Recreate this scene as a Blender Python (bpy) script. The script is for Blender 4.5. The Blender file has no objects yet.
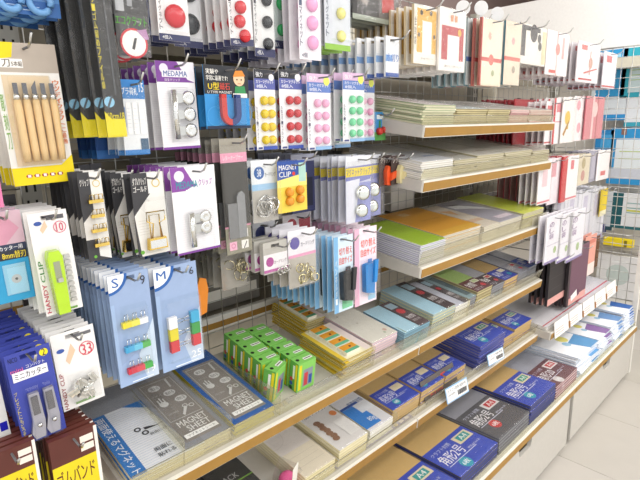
import bpy, math, random
from mathutils import Vector, Matrix
random.seed(7)
S = bpy.context.scene
COL = S.collection
PI = math.pi

# ------------------------------------------------------------------ camera
# world: X runs along the shelving, Y goes into it, Z is up; the lens stands in the aisle at the origin
CAM = Vector((0, 0, 1.38))
FPX = 500.0
VPX = (849.0, 114.0)            # where the shelf edges meet
VX = 370.0
yv = 240 + (FPX * FPX + (VPX[0] - 320) * (VX - 320)) / (240 - VPX[1])
ax = Vector((VPX[0] - 320, 240 - VPX[1], -FPX)).normalized()
az = -Vector((VX - 320, 240 - yv, -FPX)).normalized()
ay = az.cross(ax)
ROT = Matrix((ax, ay, az))
cam_data = bpy.data.cameras.new('camera')
cam_data.sensor_width = 36
cam_data.lens = FPX / 640 * 36
cam_data.clip_start = .02
cam = bpy.data.objects.new('camera', cam_data)
COL.objects.link(cam)
cam.matrix_world = Matrix.Translation(CAM) @ ROT.to_4x4()
S.camera = cam

# ------------------------------------------------------------------ light
S.view_settings.view_transform = 'Standard'
S.view_settings.look = 'None'
S.view_settings.gamma = 1
S.view_settings.use_curve_mapping = False
S.view_settings.exposure = 0.08
w = bpy.data.worlds.new('shop_air')
S.world = w
w.use_nodes = True
w.node_tree.nodes['Background'].inputs[0].default_value = (1.0, .985, .98, 1)
w.node_tree.nodes['Background'].inputs[1].default_value = 1.2
for (x, y, sx, sy, e) in ((1.2, -.6, 7, .35, 36), (1.2, -2.2, 7, .35, 105), (2.2, 2.4, 6, .3, 30), (3.2, -.6, .4, 3.5, 48)):  # last unseen row is placed to brighten the far white header
    ld = bpy.data.lights.new('fluorescent_row', 'AREA')
    ld.shape = 'RECTANGLE'
    ld.size = sx
    ld.size_y = sy
    ld.energy = e
    ld.color = (1, .985, .975)
    lo = bpy.data.objects.new('fluorescent_row', ld)
    lo.location = (x, y, 2.85)
    COL.objects.link(lo)
S.cycles.transparent_max_bounces = 24
S.cycles.max_bounces = 8

# ------------------------------------------------------------------ pixels to the planes things stand on
def ray(px, py):
    return ROT @ Vector(((px - 320) / FPX, -(py - 240) / FPX, -1))
def onY(px, py, y):
    d = ray(px, py); return CAM + d * (y / d.y)
def onX(px, py, x):
    d = ray(px, py); return CAM + d * (x / d.x)

# ------------------------------------------------------------------ materials
MATS = {}
def lin(h):
    c = [((h >> s) & 255) / 255 for s in (16, 8, 0)]
    return [x / 12.92 if x <= .04045 else ((x + .055) / 1.055) ** 2.4 for x in c]
def col(h, rough=.5, metal=0., var=.06, scale=60., kind='print'):
    """a coloured surface with fine procedural mottling"""
    k = (h, rough, metal, var, scale)
    if k in MATS: return MATS[k]
    m = bpy.data.materials.new('%s_%06x' % (kind, h)); m.use_nodes = True
    nt = m.node_tree; b = nt.nodes['Principled BSDF']
    c = lin(h)
    tc = nt.nodes.new('ShaderNodeTexCoord'); n = nt.nodes.new('ShaderNodeTexNoise')
    n.inputs['Scale'].default_value = scale; n.inputs['Detail'].default_value = 3
    mx = nt.nodes.new('ShaderNodeMix'); mx.data_type = 'RGBA'
    mx.inputs[6].default_value = [max(0, x * (1 - var)) for x in c] + [1]
    mx.inputs[7].default_value = [min(1, x * (1 + var)) for x in c] + [1]
    nt.links.new(tc.outputs['Object'], n.inputs['Vector'])
    nt.links.new(n.outputs[0], mx.inputs[0])
    nt.links.new(mx.outputs[2], b.inputs['Base Color'])
    b.inputs['Roughness'].default_value = rough
    b.inputs['Metallic'].default_value = metal
    MATS[k] = m; return m
def metal(h, rough=.25): return col(h, rough, 1., .04, 40., 'metal')
def clear(name, tint=0xffffff, gloss=.1, rough=.08, crinkle=0., haze=0., hazecol=0xf4f2ea):
    k = ('clear', name)
    if k in MATS: return MATS[k]
    m = bpy.data.materials.new(name); m.use_nodes = True
    nt = m.node_tree; nt.nodes.clear()
    out = nt.nodes.new('ShaderNodeOutputMaterial'); mix = nt.nodes.new('ShaderNodeMixShader')
    tr = nt.nodes.new('ShaderNodeBsdfTransparent'); gl = nt.nodes.new('ShaderNodeBsdfGlossy')
    tr.inputs[0].default_value = lin(tint) + [1]
    gl.inputs['Roughness'].default_value = rough
    fr = nt.nodes.new('ShaderNodeLayerWeight'); fr.inputs[0].default_value = .12
    ad = nt.nodes.new('ShaderNodeMath'); ad.operation = 'MULTIPLY_ADD'
    ad.inputs[1].default_value = .6; ad.inputs[2].default_value = gloss; ad.use_clamp = True
    nt.links.new(fr.outputs[1], ad.inputs[0]); nt.links.new(ad.outputs[0], mix.inputs[0])
    nt.links.new(tr.outputs[0], mix.inputs[1]); nt.links.new(gl.outputs[0], mix.inputs[2])
    nt.links.new(mix.outputs[0], out.inputs[0])
    if haze:                                              # slightly milky plastic
        hz = nt.nodes.new('ShaderNodeMixShader'); hz.inputs[0].default_value = haze
        df = nt.nodes.new('ShaderNodeBsdfDiffuse'); df.inputs[0].default_value = lin(hazecol) + [1]
        tl = nt.nodes.new('ShaderNodeBsdfTranslucent'); tl.inputs[0].default_value = lin(hazecol) + [1]
        ad2 = nt.nodes.new('ShaderNodeMixShader')
        nt.links.new(df.outputs[0], ad2.inputs[1]); nt.links.new(tl.outputs[0], ad2.inputs[2])
        nt.links.new(mix.outputs[0], hz.inputs[1]); nt.links.new(ad2.outputs[0], hz.inputs[2]); nt.links.new(hz.outputs[0], out.inputs[0])
    if crinkle:
        tc = nt.nodes.new('ShaderNodeTexCoord'); n = nt.nodes.new('ShaderNodeTexNoise'); bp = nt.nodes.new('ShaderNodeBump')
        n.inputs['Scale'].default_value = 45; n.inputs['Detail'].default_value = 2
        n.inputs['Distortion'].default_value = 1.5
        bp.inputs['Strength'].default_value = crinkle; bp.inputs['Distance'].default_value = .01
        nt.links.new(tc.outputs['Object'], n.inputs['Vector']); nt.links.new(n.outputs[0], bp.inputs['Height'])
        nt.links.new(bp.outputs[0], gl.inputs['Normal']); nt.links.new(bp.outputs[0], fr.inputs['Normal'])
    MATS[k] = m; return m
def edged(h, h2, freq=900.):
    """paper block whose sides show fine sheet edges (lines across the local depth axis)"""
    k = ('edged', h, h2, freq)
    if k in MATS: return MATS[k]
    m = bpy.data.materials.new('paper_edges_%06x' % h); m.use_nodes = True
    nt = m.node_tree; b = nt.nodes['Principled BSDF']
    tc = nt.nodes.new('ShaderNodeTexCoord'); wv = nt.nodes.new('ShaderNodeTexWave')
    wv.wave_type = 'BANDS'; wv.bands_direction = 'Y'; wv.inputs['Scale'].default_value = freq / 20
    wv.inputs['Distortion'].default_value = .4
    mx = nt.nodes.new('ShaderNodeMix'); mx.data_type = 'RGBA'
    mx.inputs[6].default_value = lin(h) + [1]; mx.inputs[7].default_value = lin(h2) + [1]
    nt.links.new(tc.outputs['Object'], wv.inputs['Vector']); nt.links.new(wv.outputs[0], mx.inputs[0])
    nt.links.new(mx.outputs[2], b.inputs['Base Color']); b.inputs['Roughness'].default_value = .7
    MATS[k] = m; return m
FILM = clear('packing_film', 0xfdfdfd, .02, .14, .3, .04)
BLIS = clear('blister_plastic', 0xfdfefe, .03, .06)
ACRY = clear('acrylic', 0xfafaf4, .02, .05, 0., .16, 0xefe8d0)
STEEL = metal(0xc9c9c6, .28); CHROME = metal(0xe2e2e0, .12); DARKWIRE = metal(0x77777a, .35)
GOLD = metal(0xe6c463, .22)
WHITE = col(0xe6e4dc, .45); CREAM = col(0xc4c0b8, .5, kind='paint'); OCHRE = col(0xa27a34, .5, 0, .12, 30, 'wood_print')

# ------------------------------------------------------------------ mesh building
TXT = {}
def text_shape(s, bold):
    k = (s, bold)
    if k in TXT: return TXT[k]
    c = bpy.data.curves.new('t', 'FONT'); c.body = s; c.size = 1; c.resolution_u = 2
    o = bpy.data.objects.new('t', c); COL.objects.link(o)
    me = bpy.data.meshes.new_from_object(o.evaluated_get(bpy.context.evaluated_depsgraph_get()))
    vs = [(v.co.x, v.co.y) for v in me.vertices]; fs = [tuple(p.vertices) for p in me.polygons]
    bpy.data.objects.remove(o); bpy.data.curves.remove(c); bpy.data.meshes.remove(me)
    if vs:
        x0 = min(v[0] for v in vs); x1 = max(v[0] for v in vs); y0 = min(v[1] for v in vs); y1 = max(v[1] for v in vs)
        vs = [((x - x0) / max(1e-6, x1 - x0), (y - y0) / max(1e-6, y1 - y0)) for x, y in vs]
    if bold and vs:                                       # heavier strokes: the outline repeated a little to each side
        n = len(vs); e = .03 / max(1, len(s))
        fs = fs + [tuple(n + q for q in f) for f in fs]
        vs = [(x * (1 - e), y) for x, y in vs] + [(x * (1 - e) + e, y) for x, y in vs]
    TXT[k] = (vs, fs); return TXT[k]

class B:
    def __init__(s): s.v = []; s.f = []; s.mi = []; s.mats = []; s.sm = []
    def add(s, vs, fs, m, smooth=False):
        if m not in s.mats: s.mats.append(m)
        i = s.mats.index(m); n = len(s.v)
        s.v.extend(tuple(v) for v in vs)
        for f in fs: s.f.append(tuple(n + k for k in f)); s.mi.append(i); s.sm.append(smooth)
        return s
    def box(s, x0, x1, y0, y1, z0, z1, m, M=None):
        vs = [Vector((x, y, z)) for x in (x0, x1) for y in (y0, y1) for z in (z0, z1)]
        if M: vs = [M @ v for v in vs]
        return s.add(vs, [(0, 1, 3, 2), (4, 6, 7, 5), (0, 4, 5, 1), (2, 3, 7, 6), (0, 2, 6, 4), (1, 5, 7, 3)], m)
    def prism(s, pts, y0, y1, m, smooth=False):          # outline in x,z pulled along y
        n = len(pts)
        vs = [(x, y0, z) for x, z in pts] + [(x, y1, z) for x, z in pts]
        s.add(vs, [tuple(range(n))[::-1], tuple(range(n, 2 * n))], m)
        return s.add(vs, [(i, (i + 1) % n, n + (i + 1) % n, n + i) for i in range(n)], m, smooth)
    def prism_x(s, pts, x0, x1, m):                       # outline in y,z pulled along x
        n = len(pts)
        vs = [(x0, y, z) for y, z in pts] + [(x1, y, z) for y, z in pts]
        return s.add(vs, [tuple(range(n)), tuple(range(n, 2 * n))[::-1]] + [(i, n + i, n + (i + 1) % n, (i + 1) % n) for i in range(n)], m)
    def tube(s, path, r, m, seg=6, closed=False):
        P = [Vector(p) for p in path]; n = len(P); vs = []
        for i, p in enumerate(P):
            a = P[(i - 1) % n] if (closed or i) else p; b = P[(i + 1) % n] if (closed or i < n - 1) else p
            t = (b - a).normalized(); up = Vector((0, 0, 1)) if abs(t.z) < .9 else Vector((1, 0, 0))
            u = t.cross(up).normalized(); q = t.cross(u)
            vs += [p + (u * math.cos(2 * PI * k / seg) + q * math.sin(2 * PI * k / seg)) * r for k in range(seg)]
        fs = []
        for i in range(n if closed else n - 1):
            j = (i + 1) % n
            fs += [(i * seg + k, i * seg + (k + 1) % seg, j * seg + (k + 1) % seg, j * seg + k) for k in range(seg)]
        if not closed: fs += [tuple(range(seg))[::-1], tuple((n - 1) * seg + k for k in range(seg))]
        return s.add(vs, fs, m, True)
    def lathe(s, prof, c, axis, m, seg=14):               # prof: (radius, height along axis)
        c = Vector(c); a = Vector(axis).normalized()
        u = a.cross(Vector((0, 0, 1)) if abs(a.z) < .9 else Vector((1, 0, 0))).normalized(); q = a.cross(u)
        vs = []; fs = []
        for r, h in prof: vs += [c + a * h + (u * math.cos(2 * PI * k / seg) + q * math.sin(2 * PI * k / seg)) * r for k in range(seg)]
        for i in range(len(prof) - 1):
            fs += [(i * seg + k, i * seg + (k + 1) % seg, (i + 1) * seg + (k + 1) % seg, (i + 1) * seg + k) for k in range(seg)]
        fs += [tuple(range(seg))[::-1], tuple((len(prof) - 1) * seg + k for k in range(seg))]
        return s.add(vs, fs, m, True)
    def ring(s, c, R, r, m, tilt=(0, 0), seg=18):
        a, b = tilt
        M = Matrix.Rotation(a, 3, 'X') @ Matrix.Rotation(b, 3, 'Z')
        return s.tube([Vector(c) + M @ Vector((R * math.cos(2 * PI * k / seg), 0, R * math.sin(2 * PI * k / seg))) for k in range(seg)], r, m, 5, True)
    def mesh(s, name):
        me = bpy.data.meshes.new(name); me.from_pydata(s.v, [], s.f)
        for m in s.mats: me.materials.append(m)
        me.polygons.foreach_set('material_index', s.mi); me.polygons.foreach_set('use_smooth', s.sm)
        me.update(); return me
    def build(s, name, parent=None, rep=True):
        o = bpy.data.objects.new(name, s.mesh(name)); COL.objects.link(o)
        if parent: o.parent = parent
        if not rep: NOREP.add(o.name)
        return o
NOREP = set()
def tag(o, label, cat, group=None, kind=None):
    o['label'] = label; o['category'] = cat
    if group: o['group'] = group
    if kind: o['kind'] = kind
    return o
def thing(name, label, cat, loc=(0, 0, 0), group=None, rot=(0, 0, 0)):
    o = bpy.data.objects.new(name, None); COL.objects.link(o)
    o.empty_display_size = .02; o.location = loc; o.rotation_euler = rot
    return tag(o, label, cat, group)
def struct(o): o['kind'] = 'structure'; return o
KIDS = {}
def kids(o):
    return [c for c in COL.objects if c.parent == o]
def dup(root, parts, loc, rot, label):
    r = root.copy(); COL.objects.link(r); r.location = loc; r.rotation_euler = rot; r['label'] = label
    for ch in parts:
        c = ch.copy(); COL.objects.link(c); c.parent = r
    return r

# flat print on a face: u to the right, v downward, both 0..1 over the face; layer by layer
def draw(spec, w, h, y0, P, T):
    y = y0 - .0004
    X = lambda u: (u - .5) * w
    Z = lambda v: -v * h
    for e in spec:
        y -= .00012
        k = e[0]
        if k == 'r':
            _, u0, v0, u1, v1, c = e
            P.add([(X(u0), y, Z(v1)), (X(u1), y, Z(v1)), (X(u1), y, Z(v0)), (X(u0), y, Z(v0))], [(0, 1, 2, 3)], col(c))
        elif k == 'p':
            pts = e[1]
            P.add([(X(u), y, Z(v)) for u, v in pts], [tuple(range(len(pts)))], col(e[2]))
        elif k == 'd':
            r = e[3] * w; ry = r * (e[5] if len(e) > 5 else 1)
            P.add([(X(e[1]) + r * math.cos(2 * PI * i / 20), y, Z(e[2]) + ry * math.sin(2 * PI * i / 20)) for i in range(20)], [tuple(range(20))], col(e[4]))
        elif k == 'o':
            r = e[3] * w; t = e[5] * w
            vs = [(X(e[1]) + q * math.cos(2 * PI * i / 24), y, Z(e[2]) + q * math.sin(2 * PI * i / 24)) for q in (r, r - t) for i in range(24)]
            P.add(vs, [(i, (i + 1) % 24, 24 + (i + 1) % 24, 24 + i) for i in range(24)], col(e[4]))
        elif k == 'q':                                   # quarter disc filling the upper left corner
            r = e[1] * w
            P.add([(X(0), y, 0)] + [(X(0) + r * math.cos(PI / 2 * i / 10), y, -r * math.sin(PI / 2 * i / 10)) for i in range(11)], [tuple(range(12))], col(e[2]))
        elif k == 'l':                                   # ruled lines
            _, u0, v0, u1, v1, n, c, th = e
            for i in range(n):
                v = v0 + (v1 - v0) * (i + .5) / n
                P.add([(X(u0), y, Z(v) - th), (X(u1), y, Z(v) - th), (X(u1), y, Z(v) + th), (X(u0), y, Z(v) + th)], [(0, 1, 2, 3)], col(c))
        elif k in ('t', 'tb'):
            s_, u0, v0, u1, v1, c = e[1:7]; mode = e[7] if len(e) > 7 else 'h'
            bold = k == 'tb'
            if mode == 'v':
                n = len(s_)
                cells = [(ch, u0, v0 + (v1 - v0) * i / n, u1, v0 + (v1 - v0) * (i + .88) / n) for i, ch in enumerate(s_)]
            else: cells = [(s_, u0, v0, u1, v1)]
            for ch, a0, b0, a1, b1 in cells:
                vs, fs = text_shape(ch, bold)
                if mode == 'r': q = [(a0 + (a1 - a0) * ty, b0 + (b1 - b0) * tx) for tx, ty in vs]
                elif mode == 'l': q = [(a1 - (a1 - a0) * ty, b1 - (b1 - b0) * tx) for tx, ty in vs]
                else: q = [(a0 + (a1 - a0) * tx, b1 - (b1 - b0) * ty) for tx, ty in vs]
                T.add([(X(u), y - (.00007 if bold and i >= len(q) // 2 else 0), Z(v)) for i, (u, v) in enumerate(q)], fs, col(c))

def card_body(b, w, h, t, m, slot=True, cut=.0):
    """card with a punched hanging slot"""
    if not slot: return b.box(-w / 2, w / 2, -t, 0, -h, 0, m)
    a = min(.012, w * .18); z1, z0 = -.006, -.013
    c = min(.004, w * .08)
    xs = [-w / 2, -a, a, w / 2]; zs = [0, z1, z0, -h]
    vs = []; idx = {}
    for yy in (-t, 0):
        for i, x in enumerate(xs):
            for j, z in enumerate(zs):
                idx[(yy, i, j)] = len(vs); vs.append((x, yy, z))
    fs = []
    for i in range(3):
        for j in range(3):
            if i == 1 and j == 1: continue
            fs.append((idx[(-t, i, j + 1)], idx[(-t, i + 1, j + 1)], idx[(-t, i + 1, j)], idx[(-t, i, j)]))
            fs.append((idx[(0, i, j)], idx[(0, i + 1, j)], idx[(0, i + 1, j + 1)], idx[(0, i, j + 1)]))
    out = [(i, 0) for i in range(4)] + [(3, j) for j in range(1, 4)] + [(i, 3) for i in (2, 1, 0)] + [(0, j) for j in (2, 1)]
    for k in range(len(out)):
        p, q = out[k], out[(k + 1) % len(out)]
        fs.append((idx[(-t,) + p], idx[(-t,) + q], idx[(0,) + q], idx[(0,) + p]))
    hole = [(1, 1), (1, 2), (2, 2), (2, 1)]
    for k in range(4):
        p, q = hole[k], hole[(k + 1) % 4]
        fs.append((idx[(-t,) + p], idx[(-t,) + q], idx[(0,) + q], idx[(0,) + p]))
    return b.add(vs, fs, m)
def blister(b, x0, x1, z0, z1, y, d, m, bev=.004):
    """a clear tray bulging from the card"""
    b.add([(x0, y, z0), (x1, y, z0), (x1, y, z1), (x0, y, z1), (x0 + bev, y - d, z0 + bev), (x1 - bev, y - d, z0 + bev), (x1 - bev, y - d, z1 - bev), (x0 + bev, y - d, z1 - bev)],
          [(4, 5, 6, 7), (0, 1, 5, 4), (1, 2, 6, 5), (2, 3, 7, 6), (3, 0, 4, 7)], m)

def make_pack(root, w, h, t, base, spec, extras=None, film=False, slot=True, edge=None, film_d=.004, bodyname='card'):
    """card or pack with its print, lettering, products and film as parts of root"""
    b = B(); card_body(b, w, h, t, edge or col(base, .55, kind='card'), slot); b.build(bodyname, root)
    P, T = B(), B()
    if edge: spec = [('r', 0, 0, 1, 1, base)] + list(spec)
    draw(spec, w, h, -t, P, T)
    if P.v: P.build('print', root)
    if T.v: T.build('lettering', root, rep=False)
    if extras: extras(root, w, h, -t)
    if film:
        f = B(); blister(f, -w / 2, w / 2, -h, -.012 if slot else 0, -t - .002, film_d, FILM, .003); f.build('film', root)

WALL_Y = 1.14
def hook(x, z, yf, label, tip=.03, group='wire display hooks'):
    o = thing('wire_hook', label, 'hook', (x, WALL_Y, z), group)
    L = WALL_Y - yf + tip
    B().tube([(0, 0, 0), (0, -L, 0)], .0019, DARKWIRE, 6).build('bar', o)
    B().tube([(0, -L, 0), (0, -L - .012, .004), (0, -L - .024, .018)], .0021, STEEL, 6).build('tip', o)
    b = B(); b.box(-.012, .012, -.004, .004, -.018, .018, DARKWIRE); b.build('clasp', o)
    return o

ORD = ['first', 'second', 'third', 'fourth', 'fifth', 'sixth', 'seventh', 'eighth', 'ninth', 'tenth', 'eleventh', 'twelfth', 'thirteenth', 'fourteenth', 'fifteenth', 'sixteenth', 'seventeenth', 'eighteenth']
def row(name, cat, front, rest, group, px, Y, n, dy, base, spec, extras=None, film=False, t=.0012, tilt=0., jit=1.2, hooked=True,
        wh=None, slot=True, drift=(0, 0), edge=None, film_d=.004, hk=None, sag=0.):
    a = onY(px[0], px[1], Y); c = onY(px[2], px[3], Y)
    if px[1] < 0: a.x = onY(px[0], 15, Y).x
    if px[3] > 480: c.x = onY(px[2], 470, Y).x
    w = c.x - a.x; h = a.z - c.z
    if wh: w, h = wh
    loc = Vector(((a.x + c.x) / 2, Y, a.z)); R = math.radians
    o = thing(name, front, cat, loc, group if n > 1 else None, (0, R(tilt), 0))
    make_pack(o, w, h, t, base, spec, extras, film, slot, edge, film_d)
    parts = [k for k in kids(o) if k.name not in NOREP]
    for i in range(1, n):
        y = Y + dy * i
        if y > WALL_Y - .02: break
        l2 = loc + Vector((drift[0] * i + random.uniform(-.0015, .0015), dy * i, drift[1] * i + random.uniform(-.002, .001)))
        dup(o, parts, l2, (R(random.uniform(-1, 1) * sag), R(tilt + random.uniform(-jit, jit)), R(random.uniform(-jit, jit))), rest + ', ' + ORD[i] + ' from the front')
    if hooked: hook(loc.x, loc.z - .0095, Y - t, hk or ('steel wire hook carrying the ' + group), group=None)
    return o

# ================================================================== the shop: floor, walls, ceiling
GX = [-.61, .29, 1.19, 2.09, 2.99]            # joints between the 90 cm shelving units
fl = struct(B().box(-3, 8, -3.5, 3, -.03, -.004, col(0xcfc5b2, .6, kind='vinyl')).build('floor'))
TILE = .45
tm = [B().box(0, TILE - .002, 0, TILE - .002, -.004, 0, col(c, .32, 0, .05, 9, 'vinyl')).mesh('tile') for c in (0xbcb7af, 0xb9b4ab, 0xbfbab3)]
for i in range(-1, 14):
    for j in range(-4, 5):
        o = bpy.data.objects.new('tile', random.choice(tm)); COL.objects.link(o); o.parent = fl
        o.location = (.2 + i * TILE, -.9 + j * TILE - .12, 0)
struct(B().box(6.6, 6.7, -3.5, 3, 0, 3.2, col(0x8d7a74, .7, kind='paint')).build('wall_far'))
struct(B().box(-3, 8, -3.5, 3, 3.2, 3.25, col(0xd8d4cc, .7, kind='paint')).build('ceiling'))
wb = struct(B().box(-3, 6.6, 2.9, 3.0, 0, 3.2, col(0x8d7a74, .7, kind='paint')).build('wall_back'))

# ---- gondola bases with drawers
def base_unit(x0, x1, label):
    o = thing('gondola_base', label, 'shelf base', (x0, .643, 0))
    W = x1 - x0
    b = B(); b.box(.004, W - .004, .40, .5, .0, .26, CREAM); b.box(.004, .012, .02, .4, 0, .26, CREAM); b.box(W - .012, W - .004, .02, .4, 0, .26, CREAM); b.box(0, W, -.0, .5, .262, .285, WHITE); b.build('body', o)
    b = B(); b.box(.001, W - .001, -.006, 0, .258, .283, WHITE); b.build('edge_frame', o)
    b = B(); b.box(.003, W - .003, -.0085, -.006, .259, .2805, OCHRE); b.build('edge_strip', o)
    b = B(); b.box(.003, W - .003, .002, .0045, .285, .308, ACRY); b.build('front_guard', o)
    # drawer front with a scooped finger hole
    c = W / 2; a = .055; pts = [(.02, .018), (W - .02, .018), (W - .02, .254), (c + a, .254)]
    pts += [(c + a - .012 * (1 - math.cos(k * PI / 8)) - .0, .254 - .05 * math.sin(k * PI / 8)) for k in range(1, 5)]
    pts += [(c - a + .012 * (1 - math.cos(k * PI / 8)), .254 - .05 * math.sin(k * PI / 8)) for k in range(4, 0, -1)] + [(c - a, .254), (.02, .254)]
    d = B(); d.prism(pts, .004, .018, CREAM); d.build('drawer', o)
    B().box(.02, W - .02, .018, .38, .018, .024, CREAM).build('drawer_floor', o)
    for x in (.0, W - .012):
        B().box(x, x + .012, .012, .03, 0, .258, STEEL).build('side_post', o)
    return o
base_unit(GX[1], GX[2], 'cream drawer base under the craft sheet shelves, nearest the viewer')
base_unit(GX[2], GX[3], 'cream drawer base under the big kraft envelopes')
base_unit(GX[3], GX[4], 'cream drawer base under the white magazine-like stacks at the aisle end')

# ---- uprights and wire mesh
for i, x in enumerate(GX[1:]):
    o = thing('upright_post', ['slotted grey upright behind the wood-carving knife card', 'slotted grey upright between hooks and sloped shelves',
                               'slotted grey upright behind the right end of the sloped shelves', 'slotted grey upright at the end of the run'][i], 'post', (x, WALL_Y + .02, 0))
    B().box(-.02, .02, 0, .03, 0, 1.83, col(0xb9b7ae, .4, .3, kind='paint')).build('post', o)
    s = B()
    for k in range(10, 52):
        for dx in (-.008, .008): s.box(dx - .0022, dx + .0022, -.0006, .0004, k * .035, k * .035 + .018, col(0x23211f, .7))  # dark bars on the post face stand in for shade inside the slots
    sl = s.build('slot_shade', o); sl['kind'] = 'stuff'
for i in range(4):
    x0, x1 = GX[i] + .022, GX[i + 1] - .022
    z0, z1 = .74, 1.8
    o = tag(bpy.data.objects.new('wire_mesh_panel', None), ['wire mesh panel behind the far-left hanging cards', 'wire mesh panel behind the clips and magnets', 'wire mesh panel behind the sloped paper shelves', 'wire mesh panel behind the gift envelopes'][i], 'mesh panel')
    COL.objects.link(o); o.location = (x0, WALL_Y, z0)
    W, H = x1 - x0, z1 - z0
    f = B(); f.tube([(0, 0, 0), (W, 0, 0), (W, 0, H), (0, 0, H)], .003, STEEL, 5, True); f.build('frame', o)
    g = B(); n = 17
    for k in range(1, n): g.tube([(W * k / n, 0, 0), (W * k / n, 0, H)], .0013, STEEL, 4)
    q = 24
    for k in range(1, q): g.tube([(0, .002, H * k / q), (W, .002, H * k / q)], .0013, STEEL, 4)
    g.build('wires', o)['kind'] = 'stuff'

# ---- what stands behind the mesh: the shelves of the back board
TAUPE = col(0x8f8878, .6, kind='board')
struct(B().box(GX[0], GX[4], 1.52, 1.54, 0, 1.82, col(0xd9d2c0, .6, kind='board')).build('trim_1'))
zb = onY(245, 305, 1.22).z
for k, (z, lab) in enumerate(((zb, 'back shelf with ochre edge behind the mesh, above the green boxes'), (1.03, 'back shelf behind the mesh at the yellow files'), (1.33, 'taupe back shelf behind the mesh at the magnet cards'), (1.6, 'highest back shelf behind the mesh'))):
    o = thing('back_shelf', lab, 'shelf', (GX[0], 1.2, z))
    W = GX[4] - GX[0]
    B().box(0, W, .012, .3, -.016, 0, TAUPE).build('board', o)
    B().box(0, W, 0, .012, -.04, .004, WHITE if k in (0, 1) else TAUPE).build('edge_rail', o)
    if k in (0, 1): B().box(.01, W - .01, -.0015, 0, -.034, -.016, OCHRE).build('edge_strip', o)
for k, (x, wd, h, c, z, nm) in enumerate(((1.28, .14, .09, 0xc39a5c, 1.03, 'tan'), (1.45, .10, .08, 0xd9d4cc, 1.03, 'pale grey'), (.62, .3, .10, 0x6f6b64, zb, 'dark grey'), (1.6, .16, .11, 0xe6e2dc, 1.03, 'off-white'),
                                    (1.3, .12, .1, 0x4a6fa5, 1.33, 'blue'), (1.5, .2, .1, 0xe0dcd6, 1.33, 'white'))):
    o = thing('storage_carton', nm + ' carton on the back shelf, half hidden behind the wire mesh' + (' under the magnet cards' if z == 1.33 else ''), 'carton', (x, 1.24, z + .0045))
    B().box(0, wd, 0, .2, .001, h, col(c, .6, kind='carton')).build('body', o)
    B().box(.01, wd - .01, -.0006, 0, h * .3, h * .6, col(0xe8e4da)).build('label', o)

# ---- sloping shelves
SH = {'L1': (1.374, .16, .814), 'L2': (1.221, .15, .814), 'L3': (.966, .13, .814), 'L4': (.722, .16, .814), 'L5': (.472, .12, .814), 'B': (.285, 0, .643), 'F': (.49, .10, .76)}
def on_shelf(sh, x, d, h):
    zf, s, yf = SH[sh]; a = math.atan(s)
    return Vector((x, yf + d * math.cos(a) - h * math.sin(a), zf + d * math.sin(a) + h * math.cos(a))), a
def shelf(sh, x0, x1, label, guard=.05, dividers=(), depth=.315):
    zf, s, yf = SH[sh]
    o = thing('sloped_shelf', label, 'shelf', (x0, yf, zf), None, (math.atan(s), 0, 0)); W = x1 - x0
    B().box(.003, W - .003, .001, depth, -.018, 0, CREAM).build('board', o)
    B().box(.002, W - .002, -.005, .001, -.032, .001, WHITE).build('edge_frame', o)
    B().box(.004, W - .004, -.0068, -.005, -.0295, -.004, OCHRE).build('edge_strip', o)
    for x in (0, W - .003): B().prism_x([(0, -.032), (depth, -.045), (depth, .004), (0, .001)], x, x + .003, CREAM).build('bracket', o)
    if guard:
        b = B(); b.add([(.004, .010, .001), (W - .004, .010, .001), (W - .004, .0, guard), (.004, .0, guard), (.004, .0115, .001), (W - .004, .0115, .001), (W - .004, .0015, guard), (.004, .0015, guard)],
                       [(0, 1, 2, 3), (7, 6, 5, 4), (3, 2, 6, 7), (0, 3, 7, 4), (1, 5, 6, 2)], ACRY)
        b.tube([(.004, .0, guard), (W - .004, .0, guard)], .0009, clear('acrylic_edge', 0xb9bcae, .3, .2), 4); b.build('front_guard', o)
    for x in dividers:
        b = B(); b.prism_x([(.012, 0), (.24, 0), (.24, .03), (.03, guard + .012), (.012, guard + .012)], x - x0, x - x0 + .0015, ACRY); b.build('divider', o)
    return o
shelf('L1', GX[2], GX[3], 'highest sloped shelf, at eye level, holding letter pads', .028)
shelf('L2', GX[2], GX[3], 'sloped shelf of clear-wrapped white letter sets, second from the top', .034)
shelf('L3', GX[2], GX[3], 'sloped shelf holding lime green and orange files', .05)
shelf('L4', GX[1], GX[2], 'long sloped shelf holding magnet sheets and green boxes', .05, (.405, .517, .652, .99, 1.13))
shelf('L4', GX[2], GX[3], 'sloped shelf of pastel envelope packs with dark bands', .052, (1.27, 1.5))
shelf('L5', GX[1], GX[2], 'low sloped shelf of white letter packs and small kraft envelopes', .045, (.96, 1.1))
shelf('L5', GX[2], GX[3], 'low sloped shelf of medium kraft envelopes with price tags', .045)
shelf('F', GX[3], GX[4], 'sloped shelf with row of white price cards above the magazine-like stacks', .0)

# ---- mesh partition closing the end of the run
o = thing('end_mesh_partition', 'tall wire mesh partition standing at the far end of the shelving', 'mesh panel', (3.005, .66, .05))
DY = WALL_Y - .66
b = B(); b.box(-.014, .014, -.012, .012, -.05, 1.75, col(0xe6e3da, .4, kind='paint')); b.build('post', o)
f = B(); f.tube([(0, 0, 1.69), (0, DY, 1.69)], .004, STEEL, 5); f.tube([(0, 0, .26), (0, DY, .26)], .004, STEEL, 5); f.build('rail', o)
g = B()
for k in range(1, 10): g.tube([(0, DY * k / 10, .26), (0, DY * k / 10, 1.69)], .0017, STEEL, 4)
for k in range(1, 28): g.tube([(.003, 0, .26 + k * .0511), (.003, DY, .26 + k * .0511)], .0017, STEEL, 4)
g.build('wires', o)['kind'] = 'stuff'

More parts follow.
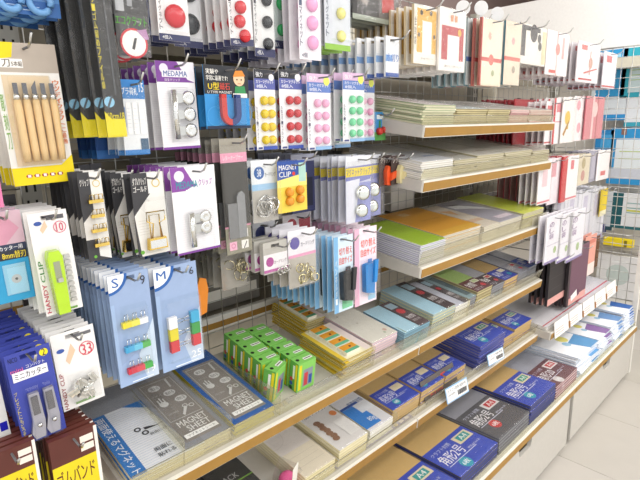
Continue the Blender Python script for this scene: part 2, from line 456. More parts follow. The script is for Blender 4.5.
# ================================================================== hanging goods
def domes(pts, r, hgt, m, shine=None, name='magnet'):
    def f(root, w, h, y):
        me = None
        for u, v in pts:
            if me is None:
                b = B(); b.lathe([(r, 0), (r, hgt * .45), (r * .86, hgt * .8), (r * .55, hgt * .97), (.0005, hgt)], (0, 0, 0), (0, -1, 0), m, 16); me = b.mesh(name)
            o = bpy.data.objects.new(name, me); COL.objects.link(o); o.parent = root; o.location = ((u - .5) * w, y - .0006, -v * h)
    return f
def both(*fs):
    def f(root, w, h, y):
        for q in fs: q(root, w, h, y)
    return f
def tray(u0, v0, u1, v1, d, m=None, name='blister'):
    def f(root, w, h, y):
        b = B(); blister(b, (u0 - .5) * w, (u1 - .5) * w, -v1 * h, -v0 * h, y - .0008, d, m or BLIS); b.build(name, root)
    return f

# -- wood-carving knives
def chisels(root, w, h, y):
    wood = col(0xe8c690, .45, 0, .16, 25, 'beech'); blade = metal(0x6d6d70, .3)
    for i in range(5):
        x = (-.29 + .14 * i) * w + .004; zt = -.37 * h
        k = B(); k.lathe([(.0052, 0), (.0062, .02), (.0058, .05), (.0064, .085), (.0052, .1)], (x, y - .009, -.83 * h), (0, 0, 1), wood, 10)
        kn = k.build('carving_knife', root)
        B().lathe([(.0054, 0), (.0050, .009)], (x, y - .009, -.83 * h + .1), (0, 0, 1), CHROME, 10).build('ferrule', kn)
        b = B(); pts = [(x - .0035, -.83 * h + .109), (x + .0035, -.83 * h + .109), (x + .0035, -.83 * h + .126 + (.004 if i == 2 else 0)), (x - .0035, -.83 * h + .126 - (.006 if i == 2 else 0))]
        b.prism(pts, y - .010, y - .0085, blade); b.build('blade', kn)
row('carving_knife_card', 'carving knife set', 'card of five wooden-handled carving knives with yellow ends', 'carving knife card hanging behind the yellow front one', 'carving knife cards',
    (-13, 40, 72, 181), .95, 4, .03, 0xf3f1ec,
    [('r', 0, 0, 1, .20, 0xf2d900), ('p', [(.35, 0), (1, 0), (1, .2), (0, .2), (0, .12), (.3, .1)], 0xb9ada0), ('r', .0, .11, .45, .17, 0xf4f2ee), ('tb', '刀', .14, .115, .26, .165, 0x5a4a3a), ('tb', '5本組', .28, .125, .44, .16, 0x5a4a3a), ('r', .1, .22, .82, .86, 0xe8cfaa),
     ('r', 0, .87, 1, 1, 0xf5dc00), ('p', [(.8, .87), (1, .8), (1, .88), (0, .88)], 0xf5dc00), ('tb', 'ウッディクラフトに最適', .86, .25, .97, .72, 0xe0762c, 'v'), ('tb', '彫刻刀', .02, .35, .08, .75, 0x7fae5a, 'v')]
    + [('d', .25 + .125 * i, .935, .05, 0xb0261e, .62) for i in range(5)] + [('r', .225 + .125 * i, .925, .275 + .125 * i, .945, 0xf8f0e8) for i in range(5)],
    both(chisels, tray(.1, .22, .82, .86, .02)), tilt=-1.5, jit=2)

# -- blue scissors
def scissors(root, w, h, y):
    m = col(0x6fa3d8, .35, kind='plastic')
    s = B()
    for sx in (-1, 1):
        s.tube([(sx * (.021 + .016 * math.cos(a)), y - .006, -.905 * h + .017 * math.sin(a)) for a in [2 * PI * k / 18 for k in range(18)]], .0055, m, 8, True)
        s.tube([(sx * .010, y - .006, -.885 * h + .008), (sx * .004, y - .006, -.885 * h + .035), (-sx * .002, y - .006, -.885 * h + .06)], .0045, m, 6)
    s.build('handles', root)
    B().box(-.006, .006, y - .007, y - .005, -.885 * h + .06, -.885 * h + .14, CHROME).build('blades', root)
row('scissors_card', 'scissors', 'blue card with pale blue scissor handles above the carving knives', 'blue scissors card hanging behind the front one above the carving knives', 'scissors cards',
    (-12, -150, 61, 19), .93, 4, .035, 0x4f86c2, [('r', 0, .9, 1, 1, 0x2f66aa), ('r', 0, .45, 1, .62, 0x8db9e0), ('l', .05, .93, .7, .98, 2, 0xbfd6ee, .0006)], both(scissors, tray(.1, .1, .9, .93, .014)), jit=1.5)

# -- long black file sleeves
file_spec = [('r', .0, .0, 1, .94, 0x2a2b2d), ('r', 0, .93, 1, 1, 0xe9d80c), ('p', [(.0, .9), (.3, .93), (0, .95)], 0xe9d80c), ('d', .30, .865, .26, 0x8cc4e2), ('p', [(.15, .885), (.42, .84), (.5, .845), (.22, .893)], 0x4a5560),
             ('tb', 'カラーゴム留めファイル袋カラーゴム留めファイル袋', .04, .08, .2, .82, 0xe0d018, 'v'), ('tb', '60cm18', .08, .905, .98, .932, 0xe9d80c), ('r', .62, .0, .70, .84, 0x55585c)]
row('file_sleeve', 'file sleeve', 'long black sleeve with yellow foot, frontmost beside the carving knives', 'long black sleeve with yellow foot overlapped by the frontmost one', 'long black sleeves',
    (88, -150, 122, 137), .88, 5, .03, 0x2a2b2d, file_spec, None, True, drift=(-.010, 0), tilt=-1.2, jit=.8, film_d=.006)

# -- clear bag of black parts with green lettering
row('parts_bag', 'bag of parts', 'clear bag with green lettering and a red-ringed white disc, at the top', 'clear bag hanging behind the bag with green lettering', 'clear bags with green lettering',
    (114, -60, 151, 58), .90, 4, .03, 0x4a4a4c, [('r', 0, .0, 1, .62, 0x3a3b3d), ('r', .05, .3, .3, .6, 0xb8bcc0), ('r', .4, .1, .55, .55, 0x9a9ea2), ('tb', 'エコクラフト', -.0, .64, .95, .72, 0x52b32e), ('d', .5, .88, .42, 0xf2f0ee), ('o', .5, .88, .42, 0xcc3340, .06), ('p', [(.42, .93), (.52, .83), (.6, .83), (.5, .94)], 0x3a3a3c),
      ('p', [(.6, .76), (.9, .74), (.98, .83), (.85, .84)], 0xb78ab5)], None, True, film_d=.008, jit=2)

# -- white tags in blue bags
row('string_tag_bag', 'string tags', 'bag of white string tags under a blue header', 'blue-edged string tag bag hanging behind the front one', 'string tag bags',
    (117, 79, 150, 154), .92, 8, .022, 0xe9edf0, [('r', 0, 0, 1, .25, 0x2f7fc6), ('tb', 'プラ荷札', .08, .1, .72, .2, 0xf4f8fb), ('tb', '15', .78, .04, .96, .16, 0xf4f8fb), ('r', .05, .36, .16, .62, 0x2f6db4), ('r', 0, .93, 1, 1, 0x2f7fc6), ('r', .66, .78, .97, .93, 0x3f5f7c)]
    + [('r', .2 + .25 * i, .3, .38 + .25 * i, .72, 0xfbfbfb) for i in range(3)] + [('l', .22 + .25 * i, .35, .36 + .25 * i, .65, 6, 0xc4ccd4, .0003) for i in range(3)], None, True, jit=1.5)
row('string_tag_bag', 'string tags', 'dark blue bag low behind the long black sleeves', 'dark blue bag hanging behind another, below the black sleeves', 'dark blue bags under the sleeves',
    (90, 100, 119, 158), 1.0, 5, .025, 0x1f4f94, [('r', 0, .85, 1, 1, 0x2f6fb6), ('r', .5, .1, .9, .8, 0x16386b)], jit=1)

# -- large magnets, top row
def bigmag(c, pts, r): return both(domes(pts, r, .010, col(c, .22, kind='plastic')), tray(.08, -.0, .92, .93, .014))
jp = '超強力マグネット'
def mag_spec(side): return [('r', 0, .93, 1, 1, 0x3b3f63), ('t', '超強力カラーマグネット', .04, .2, .14, .9, 0x4a4a55, 'v'), ('t', '4個入', .1, .945, .4, .985, 0xf4f4f4)]
row('magnet_card', 'magnets', 'white card with two large round red magnets, top row', 'white card behind the two large red magnets', 'large red magnet cards',
    (157, -60, 190, 43), .90, 2, .03, 0xf0eff0, mag_spec(0), bigmag(0xcf2733, [(.54, .43), (.54, .74)], .0205), jit=1)
row('magnet_card', 'magnets', 'card of large black magnets peeking out beside the two red ones', 'card hanging behind the large black magnets', 'large black magnet cards',
    (172, -55, 203, 49), .955, 1, .03, 0xe9e9ec, mag_spec(0), bigmag(0x22252a, [(.58, .43), (.58, .76)], .020), jit=1)
row('magnet_card', 'magnets', 'card of dark blue magnets mostly hidden behind the two red ones', 'card hanging behind the dark blue magnets', 'dark blue magnet cards',
    (148, -50, 176, 44), .99, 3, .03, 0xc9cfe8, mag_spec(0), bigmag(0x1d3f9c, [(.3, .5), (.3, .78)], .017), jit=1)
row('magnet_card', 'magnets', 'tilted white card with three red magnets at the front of a deep row', 'white magnet card in the deep row behind three red magnets', 'three red magnet cards',
    (226, -60, 251, 47), .885, 8, .026, 0xf1f0f1, mag_spec(0), bigmag(0xd02a34, [(.5, .62), (.42, .76), (.6, .9)], .0125), jit=1, tilt=-2)
row('magnet_card', 'magnets', 'white card with a column of black magnets, top row', 'white card behind the column of black magnets', 'black magnet cards',
    (253, -70, 275, 58), .92, 5, .03, 0xf0f0f0, mag_spec(0), bigmag(0x25272b, [(.62, .35), (.62, .53), (.62, .71), (.62, .89)], .0128), jit=1)
row('magnet_card', 'magnets', 'card with a column of bright green magnets, top row', 'card behind the column of bright green magnets', 'bright green magnet cards',
    (270, -75, 290, 50), .96, 4, .03, 0xdfe7e6, mag_spec(0), bigmag(0x2fb765, [(.55, .4), (.55, .62), (.55, .84)], .0135), jit=1)
row('magnet_card', 'magnets', 'white card with three clear pink magnets, top row', 'magnet card in the row behind the clear pink ones', 'clear pink magnet cards',
    (298, -70, 321, 61), .88, 8, .027, 0xeeeaf0, [('t', 'クリアカラーマグネット', .04, .2, .16, .9, 0x55607a, 'v'), ('t', '4個', .1, .945, .35, .985, 0x555a70)], bigmag(0xf0a4d0, [(.58, .55), (.58, .7), (.58, .86)], .0155), jit=1.5)
row('magnet_card', 'magnets', 'grey card with a column of pale yellow magnets, top row', 'card hanging behind the pale yellow magnets', 'pale yellow magnet cards',
    (324, -78, 350, 52), .90, 5, .03, 0xd7dbe3, [('r', 0, .95, 1, 1, 0x8fbf4a), ('t', 'クリアカラーマグネット', .05, .2, .16, .9, 0x55607a, 'v')], bigmag(0xece484, [(.6, .5), (.6, .69), (.6, .88)], .0135), jit=5)
row('toy_magnet_bag', 'bag', 'clear bag of red and black pieces beside the yellow magnets', 'clear bag hanging behind the red and black pieces', 'clear bags of red and black pieces',
    (352, -60, 398, 27), .92, 4, .03, 0x6e6a68, [('r', 0, 0, .55, 1, 0x2f2d2e), ('p', [(.6, .4), (.85, .45), (.9, .8), (.62, .85)], 0xc0332e), ('p', [(.1, .3), (.4, .4), (.3, .8), (.05, .7)], 0x9c938c), ('r', 0, .93, 1, 1, 0xa9b2a4), ('p', [(.9, .3), (1, .3), (1, .6)], 0xe4ded6)], None, True, film_d=.012, jit=2)
row('hair_net_bag', 'bag', 'white bag with blue lettering, frontmost above the green magnets', 'white bag with blue lettering in the row behind', 'white bags with blue lettering',
    (386, 36, 395, 67), .86, 12, .022, 0xe6e9ee, [('r', .0, .46, .5, .62, 0x7fa8dc), ('tb', '水切り', .05, .42, .98, .62, 0x2f6fc0), ('r', 0, .9, 1, 1, 0x2a55a8), ('r', 0, 0, .3, .4, 0xf8f8fa)], None, True, t=.006, wh=(.055, .1), drift=(-.012, 0), jit=2)

# -- bulldog clips
def bulldog(n, z0, z1, u):
    def f(root, w, h, y):
        b = B(); x = (u - .5) * w
        b.tube([(x, y - .009, -z1 * h), (x, y - .009, -z0 * h)], .006, CHROME, 10)
        b.box(x, x + .006, y - .012, y - .010, -z1 * h, -z0 * h, STEEL); cl = b.build('clip_bar', root)
        for i in range(n):
            zc = -(z0 + (z1 - z0) * (i + .5 if n > 2 else i * .62 + .34) / n) * h + (.0 if n > 2 else 0)
            e = B(); e.prism([(x + .004, zc - .010), (x + .022, zc - .007), (x + .022, zc + .007), (x + .004, zc + .010)], y - .0125, y - .0105, STEEL)
            e.lathe([(.012, 0), (.0142, .003), (.0095, .0065), (.0045, .0045)], (x + .029, y - .009, zc), (0, -1, 0), CHROME, 16); e.build('clip_eye', root)
    return f
grid = [('l', .03, .32, .97, .95, 24, 0xdcd9e2, .00018)]
row('bulldog_clip_card', 'clips', 'white card with a purple header and a three-eyed silver bulldog clip', 'bulldog clip card hanging behind the three-eyed one', 'three-eyed bulldog clip cards',
    (154, 60, 199, 148), .92, 6, .03, 0xf0eff2, grid + [('r', 0, 0, 1, .23, 0x7b3f98), ('p', [(.55, 0), (1, 0), (1, .23), (.8, .2)], 0xe9e6ee), ('r', 0, .97, 1, 1, 0x7b3f98), ('d', .2, .08, .11, 0xe2dcea), ('r', .14, .095, .84, .175, 0xece8f0), ('tb', 'MEDAMA', .18, .105, .80, .165, 0x33589c), ('t', '目玉クリップ', .2, .19, .6, .22, 0xf2eef6), ('r', .25, .245, .8, .285, 0xf8f8fa)],
    both(bulldog(3, .32, .88, .34), tray(.24, .3, .9, .92, .016)), tilt=-1.0, jit=1)
row('bulldog_clip_card', 'clips', 'white card with teal lettering and one two-eyed silver bulldog clip', 'bulldog clip card behind the two-eyed one with teal lettering', 'two-eyed bulldog clip cards',
    (169, 168, 219, 247), .885, 8, .027, 0xf0eff2, grid + [('r', 0, 0, .55, .23, 0x8a4aa2), ('p', [(.3, 0), (1, 0), (1, .2), (.5, .2)], 0xf0eff2), ('p', [(0, .2), (.55, .2), (.3, .27), (0, .27)], 0x8a4aa2), ('d', .18, .10, .11, 0xe6dff0), ('tb', 'MEDAMA', .1, .16, .58, .24, 0x2b9aa5), ('tb', 'クリップ', .6, .15, .92, .23, 0xa05bb0), ('r', .3, .26, .75, .3, 0xfbfbfc), ('r', 0, .975, 1, 1, 0x7b3f98)],
    both(bulldog(2, .52, .92, .33), tray(.22, .5, .85, .95, .016)), tilt=-.8, jit=1)

# -- U magnet
def umag(root, w, h, y):
    red, blu = col(0xc8372c, .35, kind='enamel'), col(0x223a78, .35, kind='enamel')
    R, r = .0235, .0115; cx, cz = .02 * w, -.76 * h
    def arm(a0, a1, sx, m, nm):
        pts = [(cx + R * math.cos(a0 + (a1 - a0) * k / 8), cz + R * math.sin(a0 + (a1 - a0) * k / 8)) for k in range(9)]
        q = [(cx + r * math.cos(a0 + (a1 - a0) * k / 8), cz + r * math.sin(a0 + (a1 - a0) * k / 8)) for k in range(8, -1, -1)]
        pts = [(cx + sx * R, cz + .038)] + pts + q + [(cx + sx * r, cz + .038)] if sx < 0 else pts + [(cx + sx * R, cz + .038), (cx + sx * r, cz + .038)] + q
        b = B(); b.prism(pts, y - .011, y - .002, m); b.build(nm, root)
    arm(PI, 1.5 * PI, -1, red, 'magnet_arm'); arm(1.5 * PI, 2 * PI, 1, blu, 'magnet_arm')
row('horseshoe_magnet_card', 'magnet', 'blue card with a red and navy horseshoe magnet', 'horseshoe magnet card hanging behind the front one', 'horseshoe magnet cards',
    (202, 64, 250, 128), .90, 6, .03, 0x2f8fd2, [('r', 0, 0, 1, .45, 0x20242b), ('p', [(.55, .1), (1, .05), (1, .5), (.6, .5)], 0x20242b), ('tb', '実験や', .05, .06, .32, .14, 0xf4f2ec), ('tb', '学習に最適です!', .05, .16, .52, .24, 0xf4f2ec), ('tb', 'U型', .08, .27, .32, .38, 0xf0d421), ('tb', '磁石', .33, .27, .56, .38, 0xd24a3c), ('t', 'U TYPE MAGNET', .06, .4, .6, .44, 0xf2f0ec),
      ('d', .78, .2, .13, 0xf0c9a4), ('p', [(.64, .17), (.7, .07), (.86, .06), (.93, .15)], 0xe08a2c), ('p', [(.68, .32), (.9, .31), (.93, .44), (.66, .44)], 0x2f8f52), ('d', .73, .21, .016, 0x2a2019), ('d', .83, .21, .016, 0x2a2019), ('r', .74, .27, .82, .28, 0xb5523e), ('r', .62, .43, .95, .5, 0xe9e6e0),
      ('o', .2, .8, .18, 0x4aa3de, .012), ('o', .85, .75, .2, 0x4aa3de, .012), ('r', 0, .955, 1, 1, 0x1f2f4a)], both(umag, tray(.18, .48, .86, .97, .014)), jit=1)

# -- eight-magnet cards
def eight(px, Y, c, front, rest, group, dark=True, n=6, **k):
    head = [('r', 0, 0, 1, .11, 0x2b2d36 if dark else 0xd8b7d6), ('r', 0, .11, 1, .24, 0x5a62a8 if dark else 0x5f7ec0), ('tb', '強力', .08, .03, .4, .09, 0xf2f2f4), ('tb', 'カラーマグネット', .08, .125, .92, .17, 0xf2f2f6), ('tb', '8個入', .1, .18, .6, .225, 0xe6e8f4),
            ('d', .82, .09, .13, 0xe9e9ee if dark else 0xe8f06a), ('t', '丸型カラーマグネット', .03, .45, .11, .92, 0x50526a, 'v'), ('r', .05, .965, .25, .99, 0x4a5288), ('r', .3, .955, 1, 1, 0x3f57b0 if dark else 0x8fb8e0)]
    pts = [(u, .38 + .165 * i) for i in range(4) for u in (.40, .74)]
    row('magnet_card', 'magnets', front, rest, group, px, Y, n, .03, 0xeeeef1, head, both(domes(pts, .0096, .010, col(c, .25, kind='plastic'), name='magnet'), tray(.2, .29, .95, .955, .013)), jit=1.2, **k)
eight((253, 69, 277, 149), .90, 0xe8c81e, 'card of eight small yellow magnets', 'magnet card hanging behind the eight yellow ones', 'eight yellow magnet cards')
eight((278, 69, 303, 148), .90, 0xc72a34, 'card of eight small red magnets', 'magnet card hanging behind the eight red ones', 'eight red magnet cards')
eight((306, 73, 331, 149), .885, 0xf0aed0, 'card of eight clear pink magnets in front of green ones', 'magnet card hanging behind the eight clear pink ones', 'eight clear pink magnet cards', False, 3)
eight((326, 74, 350, 147), .965, 0x3aa06c, 'dark green magnet card half hidden between pink and mint ones', 'magnet card behind the half-hidden dark green ones', 'dark green magnet cards', False, 4)
eight((342, 72, 364, 141), .89, 0x7ad8a4, 'card of eight mint green magnets with a lime header', 'magnet card hanging behind the eight mint green ones', 'eight mint green magnet cards', False, 2)
eight((354, 76, 374, 140), .95, 0xf0aed0, 'pink magnet card peeking out right of the mint green ones', 'magnet card hanging behind the peeking pink one', 'peeking pink magnet cards', False, 4)
row('cherry_magnet_card', 'magnet', 'small blue card with two red cherry magnets', 'small card hanging behind the cherry magnets', 'cherry magnet cards',
    (374, 112, 385, 140), .96, 3, .03, 0x3f93cf, [('r', 0, .7, 1, 1, 0x57a04c), ('r', .2, .1, .8, .25, 0xe9f2f6), ('r', .4, .3, .55, .6, 0x3c8a3c)], domes([(.35, .68), (.8, .62)], .011, .014, col(0xc9372c, .25, kind='plastic'), name='cherry'))

# -- gold clips
def wires(paths, m=GOLD, r=.0012, name='wire_clip'):
    def f(root, w, h, y):
        for P in paths:
            b = B(); b.tube([((u - .5) * w, y - d, -v * h) for u, v, d in P], r, m, 5, False); b.build(name, root)
    return f
def small_gold(root, w, h, y):
    rr = random.Random(3)
    for i in range(12):
        u = .42 + .36 * (i % 3) / 2 + rr.uniform(-.05, .05); v = .32 + .56 * (i // 3) / 3.4
        x, z = (u - .5) * w, -v * h
        b = B(); b.box(x - .005, x + .005, y - .010, y - .003, z - .003, z + .003, GOLD)
        b.tube([(x - .004, y - .011, z + .003), (x - .003, y - .012, z + .012), (x + .003, y - .012, z + .012), (x + .004, y - .011, z + .003)], .0008, GOLD, 5); b.build('binder_clip', root)
gold_bg = [('r', 0, 0, 1, 1, 0x3a3a3e), ('p', [(.5, 0), (1, 0), (1, 1), (.5, .95)], 0xe9e7e4), ('p', [(0, .55), (.5, .42), (.5, .75), (0, .75)], 0xd9d6d2), ('tb', 'クリップ', .06, .07, .45, .15, 0xe9e7e4), ('d', .3, .95, .07, 0x6db33f)]
row('gold_clip_card', 'clips', 'black and white card of many tiny gold binder clips', 'gold clip card hanging behind the tiny gold binder clips', 'tiny gold clip cards',
    (76, 173, 110, 258), .895, 7, .025, 0x3a3a3e, gold_bg + [('o', .75, .13, .16, 0xd8c06a, .03)], both(small_gold, tray(.3, .25, .98, .95, .015)), tilt=-1, jit=1.5)
def big_gold(root, w, h, y):
    x, z = .05 * w, -.86 * h
    b = B(); b.prism([(x - .019, z - .010), (x + .019, z - .010), (x + .017, z + .012), (x - .017, z + .012)], y - .014, y - .003, GOLD); b.box(x - .016, x + .016, y - .0146, y - .014, z - .007, z + .008, CHROME); b.build('clip_body', root)
    b = B(); b.tube([(x - .010, y - .012, z + .012), (x - .006, y - .013, z + .040), (x - .018, y - .013, z + .045), (x - .018, y - .013, z + .062), (x + .018, y - .013, z + .062), (x + .018, y - .013, z + .045), (x + .006, y - .013, z + .040), (x + .010, y - .012, z + .012)], .0014, GOLD, 6); b.build('clip_wire', root)
    b = B(); b.tube([(x - .010, y - .006, z + .012), (x - .010, y - .006, z + .055), (x + .010, y - .006, z + .055), (x + .010, y - .006, z + .012)], .0012, GOLD, 6); b.build('clip_wire', root)
gb2 = [('r', 0, 0, 1, 1, 0x3b3b3f), ('p', [(0, .5), (.55, .25), (1, .25), (1, 1), (.1, 1)], 0xe8e6e2), ('r', .5, 0, 1, .25, 0xe9e7e4), ('l', .1, .55, .5, .75, 6, 0xc9c4bc, .0003), ('tb', 'ダブルクリップ', .05, .05, .46, .14, 0xf0eeea), ('tb', 'ゴールド', .05, .15, .46, .22, 0xf0eeea), ('o', .75, .13, .13, 0xd8c06a, .03), ('d', .12, .95, .06, 0x6db33f)]
row('gold_clip_card', 'clips', 'card with one large gold double clip', 'large gold clip card in the row behind', 'large gold clip cards',
    (129, 174, 169, 251), .895, 2, .027, 0x3b3b3f, gb2, both(big_gold, tray(.2, .3, .98, .97, .018)), tilt=-.8, jit=1.2)
row('gold_clip_card', 'clips', 'narrow glimpse of a gold clip card between its two neighbours', 'gold clip card behind the narrow glimpse', 'half-hidden gold clip cards',
    (109, 174, 140, 254), .95, 6, .027, 0x3b3b3f, gb2, big_gold, tilt=-.8, jit=1.2)

# -- clear ruler / opener in a black sleeve
def opener(root, w, h, y):
    b = B(); m = clear('smoky_plastic', 0xb9bcc0, .12, .2)
    x = .12 * w
    b.prism([(x - .010, -.86 * h), (x + .011, -.86 * h), (x + .011, -.48 * h), (x + .004, -.45 * h), (x - .005, -.46 * h), (x - .010, -.50 * h)], y - .006, y - .003, col(0x8c8e90, .25, kind='plastic')); b.build('letter_opener', root)
    b = B(); b.box(-.38 * w, -.02 * w, y - .005, y - .003, -.86 * h, -.55 * h, col(0x77797b, .3, kind='plastic')); b.build('small_ruler', root)
row('opener_sleeve', 'letter opener', 'tall black sleeve with a pink band and clear plastic opener', 'tall black sleeve with a pink band in the row behind', 'black sleeves with pink bands',
    (218, 139, 251, 250), .90, 8, .027, 0x3a3936, [('r', 0, 0, 1, .12, 0x9d988c), ('r', 0, .12, 1, .2, 0xe79cb8), ('t', 'レターオープナー', .1, .14, .85, .18, 0xfaf2f4), ('r', 0, .75, 1, 1, 0x8d8a78), ('r', 0, .75, 1, .765, 0xd78aa5)]
    + [('r', a, b, a + .28, b + .075, c) for a, b, c in ((.12, .79, 0xeeb4cc), (.58, .79, 0xeceae4), (.12, .89, 0xeeb4cc), (.58, .89, 0xeceae4))] + [('d', .26, .83, .05, 0x45404a), ('o', .26, .925, .08, 0xc05a88, .02), ('p', [(.66, .96), (.78, .9), (.8, .91), (.68, .965)], 0x45404a)],
    opener, True, tilt=-.6, jit=1)

# -- card rings
def ringpile(n, R, u0, v0, u1, v1, m=CHROME, seed=1, name='ring'):
    def f(root, w, h, y):
        rr = random.Random(seed); me = None
        for i in range(n):
            if me is None: b = B(); b.ring((0, 0, 0), R, .0017, m); me = b.mesh(name)
            o = bpy.data.objects.new(name, me); COL.objects.link(o); o.parent = root
            o.location = ((u0 + (u1 - u0) * rr.random() - .5) * w, y - .006 - .003 * (i % 5), -(v0 + (v1 - v0) * rr.random()) * h)
            o.rotation_euler = (rr.uniform(-.5, .5), rr.uniform(0, 3), rr.uniform(-.9, .9))
    return f
ring_hd = [('r', 0, 0, 1, .38, 0xe9eef2), ('d', .3, .2, .2, 0x2a62ab), ('tb', '38', .22, .14, .38, .26, 0xf2f5fa), ('tb', 'カードリング', .52, .2, .95, .27, 0x3a4a5c), ('r', 0, .38, 1, .48, 0x9ec7e8), ('r', 0, .48, 1, 1, 0xbcb9b2)]
row('card_ring_bag', 'card rings', 'bag of large steel card rings with a blue numbered disc', 'card ring bag hanging behind the large steel rings', 'large card ring bags',
    (250, 161, 278, 219), .90, 6, .03, 0xe6eaee, ring_hd, ringpile(9, .0175, .3, .68, .7, .8), True, film_d=.016, jit=1)
row('card_ring_bag', 'card rings', 'bag of small card rings with violet disc, hanging lowest', 'card ring bag hanging behind the violet-disc bag', 'violet-disc card ring bags',
    (287, 232, 316, 281), .875, 4, .028, 0xe9e8ee, [('r', 0, 0, 1, .42, 0xe8e7ee), ('d', .24, .22, .17, 0x5a4fa0), ('tb', 'カードリング', .45, .22, .95, .3, 0x4a4a66), ('r', 0, .42, 1, .47, 0xe39cc0), ('r', 0, .47, 1, 1, 0xb9b5ac)], ringpile(12, .010, .2, .62, .8, .88, metal(0xd8cfa8, .2), 2), True, film_d=.014, jit=1.5)
row('card_ring_box', 'card rings', 'white box of card rings with a magenta disc', 'white ring box with magenta disc in the row behind', 'magenta-disc ring boxes',
    (259, 243, 284, 268), .89, 3, .03, 0xb9b7b0, [('r', 0, .38, 1, .95, 0xeeebee), ('d', .25, .62, .16, 0xa8388f), ('tb', 'カードリング', .42, .6, .95, .72, 0x6a4a66), ('r', 0, .86, 1, .95, 0xb65a9f)], ringpile(3, .009, .6, .8, .9, 1.0), True, t=.014, drift=(-.004, 0), film_d=.004)
row('card_ring_bag', 'card rings', 'loose bag of gold-tinted rings, frontmost left of the ring boxes', 'loose bag of rings in the row left of the ring boxes', 'loose ring bags',
    (218, 228, 247, 284), .95, 6, .028, 0x9b978e, [('r', 0, 0, 1, .5, 0x8f8c84), ('r', .2, .1, .8, .35, 0xc9c5bc)], ringpile(9, .012, .2, .6, .8, .85, metal(0xcfc6a6, .2), 5), True, film_d=.014, jit=2)
row('badge_clip_card', 'clips', 'white-topped card with a dark red disc behind the ring bags', 'card with a dark red disc in the row behind', 'dark red disc cards',
    (282, 216, 312, 262), 1.0, 6, .022, 0xe8e2e2, [('r', 0, 0, 1, .4, 0xe9e2e4), ('d', .3, .2, .17, 0xb0283a), ('r', .55, .1, .95, .3, 0xb8404c), ('r', 0, .4, 1, 1, 0xaaa49c)], None, True, jit=2)
row('ring_bag_blue', 'card rings', 'card with navy disc just left of the dark red disc cards', 'card behind the navy disc', 'navy disc cards',
    (252, 224, 276, 250), .985, 4, .028, 0xe8eaf0, [('d', .35, .35, .25, 0x26357c), ('r', .55, .2, .95, .5, 0x8d95b8)], None, True)

# -- magnet clip cards
row('magnet_clip_card', 'magnet clips', 'blue and yellow card with two amber magnet clips', 'magnet clip card hanging behind the amber ones', 'amber magnet clip cards',
    (276, 162, 307, 209), .885, 3, .03, 0xe9d04e, [('r', 0, 0, 1, .36, 0x2a4f9e), ('p', [(0, .36), (1, .25), (1, .5), (0, .5)], 0xf2e27c), ('tb', 'MAGNET', .06, .07, .66, .17, 0xf4f4f0), ('tb', 'CLIP', .06, .2, .45, .3, 0xf4f4f0), ('d', .55, .25, .05, 0xd8352c), ('r', .72, .05, .97, .42, 0xa9d0c4)],
    domes([(.36, .6), (.72, .58), (.36, .78), (.72, .76)], .0105, .012, col(0xe2952c, .25, kind='amber'), name='magnet_clip'), jit=1)
row('magnet_clip_card', 'magnet clips', 'navy magnet clip card peeking out right of the amber ones', 'dark navy card in the row between amber and silver clips', 'navy magnet clip cards',
    (290, 155, 315, 210), .96, 7, .022, 0x3a3f66, [('r', 0, 0, 1, .12, 0xb8bcd0), ('d', .5, .2, .12, 0xe0a93a), ('r', .1, .4, .9, .9, 0x26283c)], jit=1)
def silverclip(root, w, h, y):
    for (u, v, s) in ((.55, .55, 1), (.5, .82, .9)):
        x, z = (u - .5) * w, -v * h
        b = B(); b.lathe([(.019 * s, 0), (.020 * s, .003), (.015 * s, .006), (.001, .007)], (x, y - .010, z), (-.4, -1, .25), metal(0xd8dcd6, .2), 16); b.build('clip_disc', root)
        b = B(); b.prism([(x - .016 * s, z - .006), (x + .004, z - .012), (x + .006, z - .002), (x - .012 * s, z + .010)], y - .012, y - .003, metal(0x4a4d52, .3)); b.build('clip_jaw', root)
sc = [('r', 0, 0, 1, .14, 0xdfe2ea), ('p', [(0, .16), (1, .14), (1, .36), (0, .42)], 0x7a80c0), ('r', .0, .17, 1, .3, 0xe8d23a), ('tb', 'マグネットクリップ', .02, .18, .98, .29, 0x5a5f9a), ('r', 0, .4, 1, 1, 0x9298d0), ('p', [(0, .36), (.55, .34), (.35, 1), (0, 1)], 0xdfe2ee)]
row('silver_clip_card', 'clips', 'violet card with silver disc clips and yellow lettering, frontmost', 'violet silver-clip card overlapped by the frontmost one', 'violet silver-clip cards',
    (345, 157, 370, 219), .865, 3, .027, 0xc9cce0, sc, silverclip, True, film_d=.012, drift=(.003, 0), jit=1)
row('silver_clip_card', 'clips', 'violet clip card half hidden left of the frontmost silver-clip card', 'violet clip card behind the half-hidden one', 'half-hidden violet clip cards',
    (327, 158, 348, 218), .93, 6, .028, 0xc9cce0, sc, silverclip, True, film_d=.016, jit=2)
row('silver_clip_card', 'clips', 'violet clip card with a pale round disc, right of the frontmost one', 'violet clip card behind the pale round disc', 'pale disc violet clip cards',
    (358, 156, 380, 214), .93, 5, .03, 0x8f94c8, sc, silverclip, True, film_d=.016, jit=2)
def chunky(c):
    def f(root, w, h, y):
        m = col(c, .4, kind='plastic')
        b = B(); b.prism([(-.011, -h * .95), (.009, -h * .98), (.013, -h * .45), (-.004, -h * .32), (-.013, -h * .5)], y - .016, y - .003, m); b.build('clip_body', root)
        b = B(); b.prism([(-.004, -h * .8), (.018, -h * .72), (.02, -h * .5), (.002, -h * .55)], y - .026, y - .016, m); b.build('clip_lever', root)
    return f
row('large_clip_card', 'clip', 'dark card with a bright orange clip', 'dark card behind the bright orange clip', 'orange clip cards', (379, 156, 391, 185), .92, 4, .03, 0x4a3a38, [('tb', 'クリップ', .1, .05, .9, .25, 0xe9e2da)], chunky(0xe8592a), jit=1)
